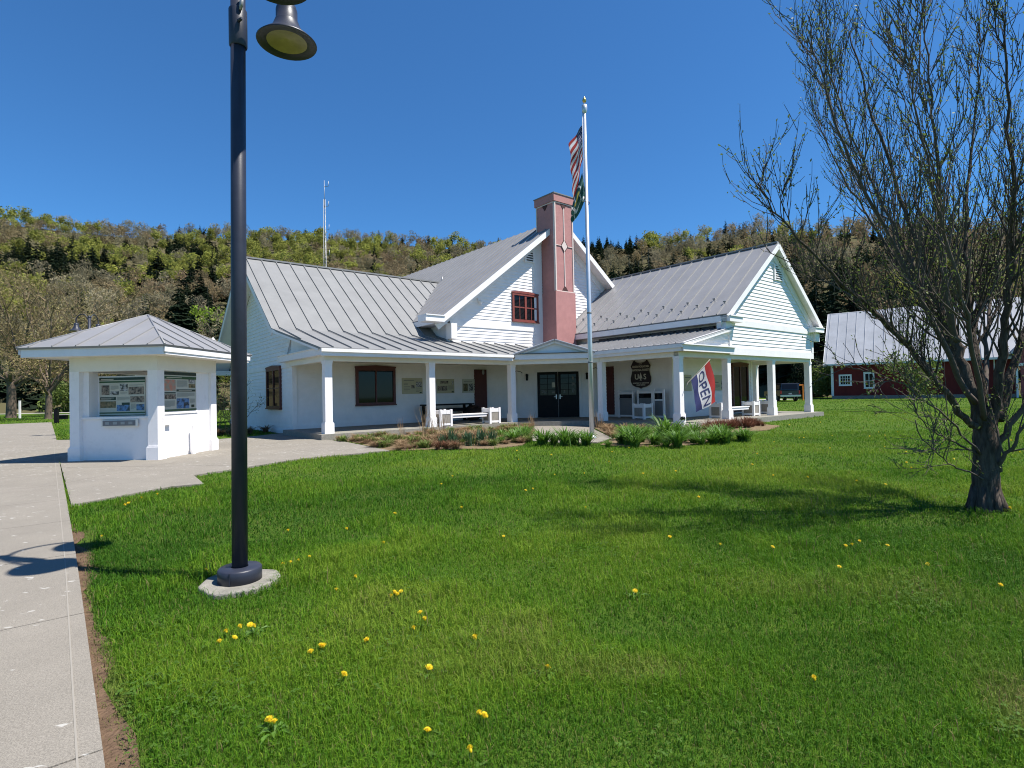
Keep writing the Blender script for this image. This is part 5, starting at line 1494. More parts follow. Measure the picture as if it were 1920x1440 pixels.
def hill_forest():
    g = np.random.default_rng(5)
    pts = []
    for a in np.arange(-58, 56, .001):
        pass
        break
    n = 14000
    A = g.uniform(-58, 56, n); U_ = g.random(n)
    r0, rc, H = hill_params(A)
    rr = np.sqrt((r0 + 4) ** 2 + U_ * ((rc * 1.03) ** 2 - (r0 + 4) ** 2))
    # Poisson-like thinning
    X, Y = rr * np.sin(np.radians(A)), rr * np.cos(np.radians(A))
    keep = []; cell = {}
    for i in range(n):
        k = (int(X[i] // 6), int(Y[i] // 6)); ok = True
        for dx in (-1, 0, 1):
            for dy in (-1, 0, 1):
                for j in cell.get((k[0] + dx, k[1] + dy), ()):
                    if (X[i] - X[j]) ** 2 + (Y[i] - Y[j]) ** 2 < 19: ok = False
        if ok: keep.append(i); cell.setdefault(k, []).append(i)
    A, rr, X, Y = A[keep], rr[keep], X[keep], Y[keep]
    r0, rc, H = hill_params(A); t = (rr - r0) / (rc - r0)
    Z = hill_z(A, rr) - .3
    nz = vnoise(X + 500, Y, 34, 3); nz2 = vnoise(X + 500, Y, 21, 4); nz3 = vnoise(X + 500, Y, 48, 5)
    pc = np.where(A > 3, .33, .07) + np.clip(t - .88, 0, 1) * np.where(A > -26, 1.9, .1) + np.clip(nz - .60, 0, 1) * 3.4
    kind = []
    for i in range(len(A)):
        if g.random() < pc[i]: kind.append('conifer')
        elif nz2[i] * .75 + g.random() * .35 > (.60 if A[i] < 2 else .78): kind.append('green')
        elif (nz3[i] > .58 and g.random() < .65) or g.random() < (.12 if A[i] < 2 else .35): kind.append('rust')
        else: kind.append('bare')
    sc = g.uniform(.62, 1.2, len(A)); sc *= np.where((np.array(kind) == 'conifer') & (t > .85), .78, 1.0); sc[np.array(kind) == 'conifer'] *= g.uniform(.75, 1.2, (np.array(kind) == 'conifer').sum())
    rot = g.uniform(0, 6.28, len(A)); var = g.integers(0, 12, len(A))
    # screen estimate only to choose WHICH trees become separate objects (the ones that show largest)
    px = 960 + 1027 * np.tan(np.radians(A)); el = (Z + sc * 9 - EYE) / rr
    py = 738 - (px - 960) * .0207 - 1027 * el / np.cos(np.radians(A))
    top = np.interp(px, [0, 30, 280, 440, 460, 815, 1010, 1075, 1140, 1460, 1550, 1600, 1900], [600, 600, 590, 600, 480, 525, 420, 430, 520, 455, 600, 575, 545])
    vis = (px > -10) & (px < 1930) & (py < top) & (np.abs(px - 441) > 16)
    size = sc / rr; size[~vis] = 0
    order = np.argsort(-size)[:300]
    sel = np.zeros(len(A), bool); sel[order] = True; sel &= vis
    # individuals
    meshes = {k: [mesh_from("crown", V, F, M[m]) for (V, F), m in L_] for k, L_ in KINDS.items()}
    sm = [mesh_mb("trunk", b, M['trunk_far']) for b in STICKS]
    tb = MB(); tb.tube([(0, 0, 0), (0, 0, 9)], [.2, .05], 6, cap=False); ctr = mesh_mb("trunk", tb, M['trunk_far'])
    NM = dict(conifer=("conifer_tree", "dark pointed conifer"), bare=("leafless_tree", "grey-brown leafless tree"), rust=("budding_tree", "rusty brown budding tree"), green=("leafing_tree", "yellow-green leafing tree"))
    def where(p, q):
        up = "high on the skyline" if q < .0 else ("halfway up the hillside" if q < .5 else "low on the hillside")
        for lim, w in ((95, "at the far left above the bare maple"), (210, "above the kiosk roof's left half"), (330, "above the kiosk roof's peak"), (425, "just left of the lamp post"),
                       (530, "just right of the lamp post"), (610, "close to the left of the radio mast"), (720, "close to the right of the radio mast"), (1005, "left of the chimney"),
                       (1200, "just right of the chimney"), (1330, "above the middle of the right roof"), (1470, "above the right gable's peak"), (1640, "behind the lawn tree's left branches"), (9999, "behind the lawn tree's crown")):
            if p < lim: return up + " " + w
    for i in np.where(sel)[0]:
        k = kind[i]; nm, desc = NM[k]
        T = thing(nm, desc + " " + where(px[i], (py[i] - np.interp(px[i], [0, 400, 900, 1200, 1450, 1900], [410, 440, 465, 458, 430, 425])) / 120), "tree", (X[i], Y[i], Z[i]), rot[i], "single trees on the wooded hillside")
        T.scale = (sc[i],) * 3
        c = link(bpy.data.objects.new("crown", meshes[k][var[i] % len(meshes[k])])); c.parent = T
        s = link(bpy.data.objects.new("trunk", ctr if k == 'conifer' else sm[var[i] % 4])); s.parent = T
    # the rest as one mass
    VV, FF, MI, TI = [], [], [], []; off = 0
    mats = ['conifer_far', 'hill_bare', 'hill_rust', 'hill_green']
    mm = []
    for nm in mats:
        m2 = M[nm].copy(); m2.name = M[nm].name + "_mass"
        for nd in m2.node_tree.nodes:
            if nd.type == 'OBJECT_INFO':
                at_ = m2.node_tree.nodes.new("ShaderNodeAttribute"); at_.attribute_name = "tint"
                for lk in list(m2.node_tree.links):
                    if lk.from_node == nd: m2.node_tree.links.new(at_.outputs["Fac"], lk.to_socket)
        mm.append(m2)
    for i in np.where(~sel)[0]:
        L_ = KINDS[kind[i]]; (V, F), m = L_[var[i] % len(L_)]
        c, s = math.cos(rot[i]), math.sin(rot[i]); W = V * sc[i]
        VV.append(np.stack([W[:, 0] * c - W[:, 1] * s + X[i], W[:, 0] * s + W[:, 1] * c + Y[i], W[:, 2] + Z[i]], -1))
        FF.append(F + off); off += len(V); MI.append(np.full(len(F), mats.index(m))); TI.append(np.full(len(V), g.random()))
    o = np_mesh("hillside_forest", np.concatenate(VV), np.concatenate(FF), mm, np.concatenate(MI), attrs={"tint": np.concatenate(TI)})
    tag(o, "mixed spring forest of bare, leafing and conifer trees covering the hillside", "forest", kind="stuff")
hill_forest()

def conifer_groves():
    V, F = conifer_geo(14, 4.2, 16, 15, seed=71, fine=3); c1 = mesh_from("crown", V, F, M['conifer'])
    V, F = conifer_geo(12, 4.6, 14, 15, seed=72, fine=3); c2 = mesh_from("crown", V, F, M['conifer'])
    tb = MB(); tb.tube([(0, 0, 0), (0, 0, 11)], [.25, .05], 6, cap=False); tm = mesh_mb("trunk", tb, M['trunk_far'])
    g = random.Random(9)
    # azimuth (degrees) and elevation tangent of each tree top on the slope
    spots = [(-33.4 + .78 * k + g.uniform(-.25, .25), .221 + g.uniform(-.008, .008), "in the dark row of conifers on the slope left of the lamp post") for k in range(10)]
    spots += [(-32.9 + .85 * k, .206 + g.uniform(-.006, .006), "in front of the dark conifer row left of the lamp post") for k in range(5)]
    spots += [(a, e, "in the small dark clump on the slope above the kiosk's peak") for a, e in ((-37.4, .225), (-36.6, .229), (-35.9, .222), (-35.2, .208))]
    spots += [(a, e, "in the small dark clump on the slope at the far left") for a, e in ((-43.3, .213), (-42.6, .218), (-41.8, .209), (-40.3, .20), (-39.8, .205))]
    spots += [(a, e, "in the scattered dark conifers right of the radio mast") for a, e in ((-13.9, .247), (-10.1, .226), (-8.2, .232), (-6.6, .237), (-5.1, .240))]
    for a, e, lb in spots:
        rs = np.linspace(105, 420, 400); z = hill_z(np.full_like(rs, a), rs); r = rs[np.argmin(np.abs((z + 12.0 - EYE) / rs - e))]
        sc = g.uniform(.75, 1.1)
        T = thing("conifer_tree", "dark conifer " + lb, "tree", (r * math.sin(R(a)), r * math.cos(R(a)), float(hill_z(np.array([a]), np.array([r]))[0]) - .3), g.uniform(0, 6), "clumps of dark conifers on the hillside")
        T.scale = (sc, sc, sc * g.uniform(.85, 1.1))
        c = link(bpy.data.objects.new("crown", g.choice((c1, c2)))); c.parent = T
        t = link(bpy.data.objects.new("trunk", tm)); t.parent = T
conifer_groves()

# ------------------------------------------------------------------ nearer background trees
def pos(px, D):
    a = math.atan((px - 960) / 1027); return D * math.tan(a), D
def conifer_tree(label, px, D, h, r, seed, name="conifer_tree", group=None, layers=22, per=17, z=-.2, droop=.4):
    x, y = pos(px, D)
    T = thing(name, label, "tree", (x, y, z), random.uniform(0, 6), group)
    V, F = conifer_geo(h, r, layers, per, droop, seed, 3); np_mesh("crown", V, F, M['conifer'], parent=T)
    b = MB(); b.tube([(0, 0, 0), (0, 0, h * .5), (0, 0, h * .95)], [h * .018, h * .012, .02], 8, cap=False); b.build("trunk", M['trunk_far'], T)
conifer_tree("dark green spruce standing alone behind the kiosk roof", 338, 70, 17.0, 5.6, 101, layers=26, per=24)
spec = [(1185, 95, 27, 5, "dark conifer behind the right roof, left of its ridge"), (1222, 100, 29, 5.2, "dark conifer rising behind the middle of the right roof"),
        (1100, 98, 26, 4.5, "dark conifer just right of the chimney behind the flagpole"), (1130, 105, 27, 4.5, "dark conifer behind the join of the centre and right roofs"),
        (1290, 105, 27, 5, "dark conifer behind the right roof's upper slope"), (1360, 98, 25, 5, "dark conifer behind the right roof near its gable end"),
        (1495, 82, 21, 5, "dark conifer rising beside the right gable's peak"), (1535, 78, 19, 4.8, "dark conifer in the gap between white building and barn"),
        (1570, 84, 20, 4.8, "dark conifer directly behind the barn's left end"), (1608, 92, 20.5, 5, "dark conifer behind the barn roof's left part"),
        (1455, 86, 17, 5, "dark conifer seen through the right porch columns"), (1420, 90, 16, 5, "dark conifer behind the silver car and the porch")]
for i, (px, D, h, r, lb) in enumerate(spec): conifer_tree(lb, px, D, h, r, 120 + i)
spec = [(-20, 82, 12, 4.2, "dark evergreen behind the big maple's left side"), (30, 84, 9, 4, "dark evergreen directly behind the big maple's trunk"), (62, 82, 10.5, 4.2, "dark evergreen behind the white marker post"),
        (98, 84, 9.5, 4, "dark evergreen behind the dark bollard"), (120, 88, 11, 4.2, "dark evergreen left of the kiosk, farther right than the bollard"), (155, 86, 9, 3.8, "dark evergreen mostly hidden behind the kiosk's left post")]
for i, (px, D, h, r, lb) in enumerate(spec): conifer_tree(lb, px, D, h, r, 140 + i, droop=.6, per=20)

def leafy(name, label, px, D, h, r, m, seed, n=2600, size=.34, aspect=.55, bottom=.05, group=None, stick=True, z=-.2, upb=0):
    x, y = pos(px, D)
    T = thing(name, label, "shrub" if "shrub" in name else "tree", (x, y, z), random.uniform(0, 6), group)
    V, F = crown_geo(h, r, n, size, aspect, seed, bottom, upb, 11); np_mesh("crown", V, F, m, parent=T)
    b = stick_geo(h * .95, r * .9, seed, 9, h * .013); b.build("trunk", M['trunk_far'], T)
leafy("bright_tree", "bright lime-green round tree on the slope just left of the lamp post", 405, 128, 23, 8.0, M['bright_green'], 301, 3200, .42, z=3)
leafy("leafing_tree", "soft yellow-green tree between the kiosk roof and the spruce", 262, 100, 16, 6.5, M['hill_green'], 302, 2600, .34)
leafy("shrub", "yellow-green shrub left of the kiosk by the far road", 128, 80, 5.0, 3.4, M['shrub_green'], 303, 1800, .22)
leafy("shrub", "green shrub between the white building's right end and the barn", 1550, 70, 5.2, 2.6, M['shrub_green'], 304, 2400, .16)
leafy("shrub", "dark leafy shrub behind the pickup, right of the orange barrier", 1515, 74, 6.4, 3.2, M['conifer'], 305, 2200, .2)
leafy("shrub", "leafing twiggy shrub in front of the red barn", 1712, 51.5, 4.3, 2.7, M['shrub_green'], 306, 1500, .13, z=0)
leafy("leafing_tree", "yellow-green tree behind the barn roof seen through the lawn tree", 1680, 100, 24, 6.5, M['hill_green'], 307, 2400, .32)
leafy("leafing_tree", "yellow-green tree behind the barn roof's right end", 1860, 96, 22, 7, M['hill_green'], 308, 2400, .32)
leafy("leafless_tree", "grey leafless tree behind the barn roof's middle", 1770, 104, 24, 6.5, M['hill_bare'], 309, 2000, .5, .12, upb=.9)
leafy("leafless_tree", "grey leafless tree behind the left wing and radio mast", 565, 112, 17, 6.5, M['hill_bare'], 310, 2200, .5, .12, upb=.9)
leafy("leafless_tree", "brownish leafless tree between the spruce and the lamp post", 385, 96, 12.5, 6, M['hill_bare'], 311, 2200, .42, .14, upb=.9)
leafy("leafless_tree", "grey-brown leafless tree just left of the spruce", 300, 112, 17, 6, M['hill_bare'], 312, 2200, .42, .14, upb=.9)

def bare_maple(label, px, D, h, spread, r0, seed, lean=(0, 0)):
    random.seed(seed); x, y = pos(px, D)
    T = thing("bare_maple", label, "tree", (x, y, -.1))
    b = MB(); th = h * .24
    b.tube(catmull([(0, 0, -.1), (0, 0, .3), (.05, 0, th * .6), (0, 0, th)], 4), list(np.interp(range(13), [0, 3, 8, 12], [r0 * 1.45, r0 * 1.08, r0 * .9, r0 * .8])), 12)
    b.build("trunk", M['maplebark'], T)
    tips = []; tw = MB()
    for k in range(11):
        a = k / 11 * 6.28 + random.uniform(-.3, .3); st = Vector((0, 0, th * random.uniform(.72, 1.0)))
        el = random.uniform(.35, 1.6)
        d = Vector((math.cos(a), math.sin(a), el)).normalized() + Vector((*lean, 0))
        ln = spread * random.uniform(.8, 1.15) / max(.5, math.sqrt(d.x ** 2 + d.y ** 2) + .25); ln = min(ln, h * .8)
        path = sprout(st, d, ln, 9, .13, .07); rl = r0 * random.uniform(.32, .5)
        lb = MB(); lb.tube(path, [rl * (1 - .85 * i / 9) for i in range(10)], 7, cap=False); lb.build("limb", M['maplebark'], T)
        for q in range(16):
            p, dd3 = at(path, random.uniform(.2, 1)); s = dd3.cross(rv()).normalized()
            sub = sprout(p, dd3 + s * .8, ln * random.uniform(.18, .42), 5, .15, .09)
            tw.tube(sub, [.045, .036, .028, .02, .014, .008], 4, cap=False)
            for z in range(7):
                p2, d2 = at(sub, random.uniform(.2, 1)); s = d2.cross(rv()).normalized()
                s3 = sprout(p2, d2 + s * .8, ln * random.uniform(.07, .17), 3, .16, .06)
                tw.tube(s3, [.018, .013, .009, .006], 3, cap=False, smooth=False)
                for z2 in range(4):
                    p4, d4 = at(s3, random.uniform(.2, 1)); tips.append(p4); tips.append(p4 + rv(.3)); tips.append(s3[-1] + rv(.35))
    tw.build("twigs", M['mapletwig'], T)["kind"] = "stuff"
    P = np.array([tuple(p) for p in tips]); P = P[::2]; V, F = leaf_cloud(P, .105, .22, aspect=.35)
    np_mesh("buds", V, F, M['maplebud'], parent=T)["kind"] = "stuff"
bare_maple("big bare maple with tan buds by the far road at the left edge", 20, 54, 15.5, 9.5, .40, 501)
bare_maple("bare tan maple with a dark trunk behind the dark bollard", 90, 48, 12.5, 7.0, .26, 502)
bare_maple("bare tan maple mostly hidden behind the kiosk", 165, 66, 12.0, 6.0, .28, 503)
random.seed(21)

# ================================================================== lawn: grass, soil, dandelions
def in_poly(P, x, y):
    r = np.zeros(len(x), bool); n = len(P)
    for i in range(n):
        (x0, y0), (x1, y1) = P[i], P[(i + 1) % n]
        c = ((y0 > y) != (y1 > y)); 
        with np.errstate(divide='ignore', invalid='ignore'):
            xi = (x1 - x0) * (y - y0) / (y1 - y0) + x0
        r ^= c & (x < xi)
    return r
SLABW = [(B2W(u, v).x, B2W(u, v).y) for u, v in fl]
HOUSE = [(B2W(u, v).x, B2W(u, v).y) for u, v in [(-.1, 3.6), (-.1, 13.6), (6, 13.6), (6, 22), (22, 22), (22, -7), (10, -7), (9, 3)]]
def lawn_ok(x, y):
    u, v = W2B(x, y)
    we = np.interp(v, [-20, -12, -8, 0, 10, 33], [-6.66, -6.73, -6.79, -6.92, -7.05, -7.5])
    ok = ~((u < we + .01) & (u > -11.25) & (v < 32) & (v > -19.5))
    for P in (APRON, E1, E2, BED_L, BED_R, SLABW, HOUSE): ok &= ~in_poly(P, x, y)
    ok &= np.hypot(x - LP.x, y - LP.y) > .275
    ok &= np.hypot(x - 5.32, y - 6.2) > .19
    return ok, u - we, v
def grass():
    g = np.random.default_rng(77)
    out = []
    def band(y0, y1, n, hgt, wid):
        Y = np.sqrt(y0 ** 2 + g.random(n) * (y1 ** 2 - y0 ** 2)); X = (1.04 * Y + 1.3) * g.uniform(-1, 1, n)
        out.append((X, Y, np.full(n, hgt), np.full(n, wid)))
    band(.8, 3.2, 255000, .052, .0032)
    band(3.2, 5.5, 205000, .060, .0042)
    band(5.5, 9.5, 180000, .065, .0062)
    band(9.5, 17, 145000, .066, .010)
    band(17, 34, 90000, .07, .019)
    band(34, 62, 40000, .08, .04)
    X, Y, Hh, Wd = [np.concatenate([o[i] for o in out]) for i in range(4)]
    # longer tufts here and there
    tx, ty, th_ = [], [], []
    for _ in range(420):
        y_ = math.sqrt(g.uniform(1.6 ** 2, 9.0 ** 2)); x_ = y_ * g.uniform(-1.0, 1.0); k_ = int(g.integers(14, 46)); sp = g.uniform(.03, .09)
        tx.append(x_ + g.normal(0, sp, k_)); ty.append(y_ + g.normal(0, sp, k_)); th_.append(np.full(k_, g.uniform(.08, .13)))
    TX, TY, TH = np.concatenate(tx), np.concatenate(ty), np.concatenate(th_)
    X = np.concatenate([X, TX]); Y = np.concatenate([Y, TY]); Hh = np.concatenate([Hh, TH]); Wd = np.concatenate([Wd, np.where(TY < 4, .0042, .0065)])
    ok, du, v = lawn_ok(X, Y)
    n1 = vnoise(X + 100, Y + 50, .55, 8); n2 = vnoise(X + 100, Y + 50, 1.9, 9); n3 = vnoise(X + 100, Y + 50, .16, 10)
    # worn strip along the near sidewalk edge and thin dry patches close to the camera
    edge = np.clip(1 - du / (.05 + .30 * n2), 0, 1) * (v < -10.4) * (du < 1.2)
    dry = np.clip((n2 * .5 + n1 * .5 - .50) * 3.4, 0, 1) * np.clip((4.4 - Y) / 2.2, 0.03, .85)
    dry = np.maximum(dry, edge * .9)
    keep = ok & (g.random(len(X)) > np.clip(edge * .85 + dry * .5, 0, .9))
    X, Y, Hh, Wd, n1, n2, n3, dry, du = [q[keep] for q in (X, Y, Hh, Wd, n1, n2, n3, dry, du)]
    n = len(X)
    tall = np.clip((n3 - .62) * 3, 0, 1) * np.clip(n1 * 1.6 - .4, 0, 1)
    near_edge = np.exp(-np.hypot(X - LP.x, Y - LP.y) ** 2 / .2)
    H_ = Hh * g.uniform(.45, 1.5, n) * (.50 + .95 * n1 + .65 * tall + .5 * near_edge) * (1 - .45 * dry)
    az = g.uniform(0, 6.283, n); lean = g.uniform(.25, 1.1, n)
    dx, dy = np.cos(az), np.sin(az); wx, wy = -dy, dx
    w = Wd * g.uniform(.6, 1.3, n)
    z0 = np.full(n, -.015)
    base = np.stack([X, Y, z0], -1); W = np.stack([wx * w / 2, wy * w / 2, np.zeros(n)], -1)
    mid = base + np.stack([dx * H_ * lean * .28, dy * H_ * lean * .28, H_ * (.60 - .1 * lean)], -1)
    tip = base + np.stack([dx * H_ * lean * .85, dy * H_ * lean * .85, H_ * (1.0 - .45 * lean)], -1)
    V = np.stack([base - W, base + W, mid + W * .8, mid - W * .8, tip], 1).reshape(-1, 3)
    i0 = np.arange(n) * 5
    Fq = np.stack([i0, i0 + 1, i0 + 2, i0, i0 + 2, i0 + 3, i0 + 3, i0 + 2, i0 + 4], -1).reshape(-1, 3)
    dryv = np.clip(dry * .9 + (g.random(n) < .04 + .25 * dry) * .8, 0, 1)
    n4 = vnoise(X + 100, Y + 50, 4.5, 14); tint = np.clip(.5 + (n4 - .5) * .9 + (n2 - .5) * .9 + (n1 - .5) * .8 + g.normal(0, .25, n), 0, 1)
    hv = np.tile([0, 0, .6, .6, 1.0], n)
    m = bpy.data.materials.new("grass_blade"); m.use_nodes = True
    nt = m.node_tree; N, Lk = nt.nodes, nt.links; p = N["Principled BSDF"]; out_ = N["Material Output"]
    p.inputs["Roughness"].default_value = .6; p.inputs["Specular IOR Level"].default_value = .12
    def A(nm): q = N.new("ShaderNodeAttribute"); q.attribute_name = nm; return q.outputs["Fac"]
    def ramp(src, stops):
        r = N.new("ShaderNodeValToRGB"); Lk.new(src, r.inputs[0]); e = r.color_ramp.elements
        while len(e) < len(stops): e.new(.5)
        for i, (t, c) in enumerate(stops): e[i].position = t; e[i].color = (*c, 1)
        return r.outputs[0]
    c1 = ramp(A("tint"), [(0, (.040, .118, .010)), (.5, (.092, .212, .011)), (1, (.190, .285, .026))])
    mx = N.new("ShaderNodeMix"); mx.data_type = 'RGBA'; mx.inputs[7].default_value = (.22, .17, .085, 1)
    Lk.new(A("dry"), mx.inputs[0]); Lk.new(c1, mx.inputs[6])
    Lk.new(mx.outputs[2], p.inputs["Base Color"])
    tr = N.new("ShaderNodeBsdfTranslucent"); Lk.new(mx.outputs[2], tr.inputs[0])
    ms = N.new("ShaderNodeMixShader"); ms.inputs[0].default_value = .38
    Lk.new(p.outputs[0], ms.inputs[1]); Lk.new(tr.outputs[0], ms.inputs[2]); Lk.new(ms.outputs[0], out_.inputs[0])
    o = np_mesh("grass", V, Fq, m, attrs={"tint": np.repeat(tint, 5), "dry": np.repeat(dryv, 5), "hgt": hv})
    tag(o, "short bright green grass covering the lawn", "grass", kind="stuff")
grass()
def clover():
    g = np.random.default_rng(31); P, S = [], []
    for _ in range(95):
        y_ = math.sqrt(g.uniform(1.6 ** 2, 7.5 ** 2)); x_ = y_ * g.uniform(-.98, .98); k_ = int(g.integers(15, 70)); sp = g.uniform(.06, .22)
        q = np.stack([x_ + g.normal(0, sp, k_), y_ + g.normal(0, sp * 1.2, k_), g.uniform(.02, .05, k_)], -1)
        P.append(q)
    P = np.concatenate(P); ok, du, v = lawn_ok(P[:, 0], P[:, 1]); P = P[ok & (du > .06)]
    n = len(P); Vs = []
    a0 = g.uniform(0, 6.283, n); s = g.uniform(.004, .008, n)
    for k in range(3):
        a = a0 + k * 2.094; c, d = np.cos(a), np.sin(a); tz = g.uniform(-.25, .25, n)
        ctr = P + np.stack([c * s, d * s, tz * s], -1)
        u = np.stack([c * s, d * s, tz * s], -1); w = np.stack([-d * s * .85, c * s * .85, g.uniform(-.3, .3, n) * s], -1)
        Vs.append(np.stack([ctr - u, ctr + w, ctr + u, ctr - w], 1))
    V = np.concatenate(Vs).reshape(-1, 3)
    o = np_mesh("clover", V, np.arange(len(V)).reshape(-1, 4), mat("clover_leaf", (.085, .17, .022), .6, var=.4, vscale=3, trans=.3, coord='World', spec=.2))
    tag(o, "small patches of darker clover leaves in the near lawn", "clover", kind="stuff")
clover()
# bare earth beside the near sidewalk edge
mb = MB(); prev = None
vs_ = np.linspace(-18.5, -9.8, 30)
for i in range(29):
    a, b_ = vs_[i], vs_[i + 1]
    wa, wb = [.03 + .12 * abs(math.sin(q * 1.7) * math.cos(q * .9 + 1)) + .03 * math.sin(q * 7) for q in (a, b_)]
    mb.add([(walk_edge(a) - .02, a, -.004), (walk_edge(a) + wa, a, -.004), (walk_edge(b_) + wb, b_, -.004), (walk_edge(b_) - .02, b_, -.004)], [(0, 1, 2, 3)])
o = mb.build("bare_soil", mat("dry_brown_soil", (.16, .105, .068), .95, col2=(.09, .06, .04), vscale=9, bump=.9, bscale=50, spec=.05, coord='World')); o.location = OB; o.rotation_euler = (0, 0, THB); tag(o, kind="structure")
DAND = [(-1.95, 4.62), (-1.9, 4.64), (-1.85, 4.69), (-1.77, 4.73), (-1.24, 5.18), (-0.85, 3.84), (-0.81, 3.87), (-0.82, 3.79), (-0.87, 3.82), (-1.23, 4.23), (-1.29, 3.95), (-0.24, 3.14), (-0.45, 2.8), (-0.86, 2.72), (-1.63, 3.37), (-1.67, 3.33), (-1.74, 3.3), (-1.7, 3.15), (-1.63, 3.18), (-1.59, 3.34), (-1.12, 2.99), (-1.09, 3.06), (-1.08, 3.07), (-0.85, 3.13), (-0.86, 3.12), (-0.61, 3.26), (-0.61, 3.48), (-0.57, 3.42), (-0.17, 2.4), (-0.15, 2.37), (-0.38, 2.29), (-0.19, 2.14), (-1.04, 2.35), (-1.07, 2.37), (0.15, 2.79), (1.41, 2.63), (0.82, 3.8), (3.32, 3.78), (2.46, 4.19), (3.15, 4.21), (2.21, 4.73), (2.85, 4.75), (2.92, 4.77), (3.05, 4.87), (1.82, 4.89), (1.44, 5.12), (3.19, 4.72), (-5.15, 7.27), (-5.33, 7.85), (-5.23, 8.05), (-5.24, 7.46), (-4.27, 5.68), (-2.37, 5.74), (-2.53, 4.49), (0.16, 7.77), (0.27, 7.84), (-1.04, 9.3), (-1.12, 8.48), (-0.65, 6.74), (2.35, 7.0), (4.06, 8.59), (4.48, 8.37), (5.49, 6.09), (4.96, 7.95), (5.19, 7.68), (7.0, 9.78), (4.28, 9.85), (0.68, 9.18), (-0.11, 5.28), (0.84, 6.5), (-1.4, 6.42), (-1.74, 5.69)]
def dandelions():
    g = random.Random(4)
    def head(op):
        b = MB(); r = .021
        for ring, (rr, zt, n) in enumerate(((1.0, .004, 20), (.78, .009, 16), (.5, .013, 12), (.25, .015, 7))):
            for k in range(n):
                a = 6.283 * (k + .5 * (ring % 2)) / n + g.uniform(-.08, .08); w = .10 + .05 * ring
                L_ = r * rr * g.uniform(.9, 1.08) * op
                p = lambda f, s, z: (L_ * f * math.cos(a + s), L_ * f * math.sin(a + s), z)
                b.add([(0, 0, .002 + zt * .5), p(.7, -w, zt), p(1.0, -w * .5, zt + .003 + .01 * (1 - op)), p(1.0, w * .5, zt + .003 + .01 * (1 - op)), p(.7, w, zt)], [(0, 1, 2, 3, 4)])
        b.lathe([(.004, -.012), (.008, -.006), (.009, .002), (.0, .008)], 8)
        return mesh_mb("flower_head", b, M['dand'])
    heads = [head(o_) for o_ in (1.0, .95, 1.08, .8)]
    b = MB(); b.tube([(0, 0, 0), (.004, .002, .5), (0, 0, 1)], [.0026, .0024, .0028], 5, cap=False); stem = mesh_mb("stem", b, M['stem'])
    b = MB()
    for k in range(9):
        a = k * .75 + g.uniform(-.2, .2); L_ = g.uniform(.06, .11); c, s = math.cos(a), math.sin(a); w = .011
        pts = [(0, 0, .004), (.4, w * .6, .03), (.7, w, .035), (1, 0, .018), (.7, -w, .035), (.4, -w * .6, .03)]
        b.add([(x * L_ * c - y * s, x * L_ * s + y * c, z) for x, y, z in pts], [(0, 1, 2, 3, 4, 5)])
    rosette = mesh_mb("leaf_rosette", b, M['daylily'])
    def lab(x, y):
        px = 960 + 1027 * x / y
        if y < 2.6 and px > 700: return "yellow dandelion low in the nearest grass at the bottom of the picture"
        if y < 2.6: return "yellow dandelion in the nearest grass below the lamp post"
        if y < 3.5 and px < 520: return "yellow dandelion in the cluster just in front of the lamp footing"
        if y < 3.5 and px < 720: return "yellow dandelion in the row right of and nearer than the lamp footing"
        if y < 3.5: return "yellow dandelion alone in the near lawn right of the lamp post"
        if y < 4.1 and px < 800: return "yellow dandelion in the small bunch right of the lamp footing"
        if y < 5.3 and px < 620: return "yellow dandelion in the bunch just behind the lamp post"
        if px < 420: return "yellow dandelion by the kiosk pavement's grass edge"
        if y < 5.4 and px > 1200: return "yellow dandelion in the lawn in front of the lawn tree's shadow"
        if px > 1300: return "yellow dandelion in the lawn beyond the tree's shadow"
        return "small yellow dandelion in the middle of the open lawn"
    P = list(DAND)
    for _ in range(70):
        y = g.uniform(8.5, 30); x = y * g.uniform(-.02, .95)
        if lawn_ok(np.array([x]), np.array([y]))[0][0]: P.append((x, y))
    SPECIAL = {11: "largest single yellow dandelion, above a leafy rosette in the mid foreground", 12: "single yellow dandelion below and left of the largest one",
               13: "single yellow dandelion left of all those in the near middle foreground", 35: "single yellow dandelion alone in the near lawn at the lower right", 36: "single yellow dandelion in open lawn right of centre",
               34: "small dandelion right of the largest single one", 30: "half-closed orange-yellow dandelion near the bottom edge", 31: "orange-yellow dandelion closest to the bottom edge"}
    for i, (x, y) in enumerate(P):
        lb = SPECIAL.get(i, lab(x, y) if y < 12 or x / y < .3 else "tiny yellow dandelion in the far lawn toward the barn")
        T = thing("dandelion", lb, "dandelion", (x, y, -.01), g.uniform(0, 6), "yellow dandelions in the lawn")
        hz = g.uniform(.04, .062); s = g.uniform(.72, 1.0) * (1.35 if i == 11 else 1) * (1.2 if y > 6 else 1)
        s_ = link(bpy.data.objects.new("stem", stem)); s_.parent = T; s_.scale = (1, 1, hz)
        h = link(bpy.data.objects.new("flower_head", heads[i % 4])); h.parent = T; h.location = (0, 0, hz); h.scale = (s, s, s)
        h.rotation_euler = (g.uniform(-.5, .2), g.uniform(-.1, .6), g.uniform(0, 6)) if False else (0, 0, 0)
        v = Vector((g.uniform(-.1, .5), g.uniform(-.6, .2), 1)).normalized(); h.rotation_euler = (v).to_track_quat('Z', 'Y').to_euler()
        h.rotation_euler.rotate_axis('Z', 0)
        if y < 4 and i in (11, 12, 19, 32, 34, 36): q = link(bpy.data.objects.new("leaf_rosette", rosette)); q.parent = T; q.scale = (1, 1, .9)
dandelions()

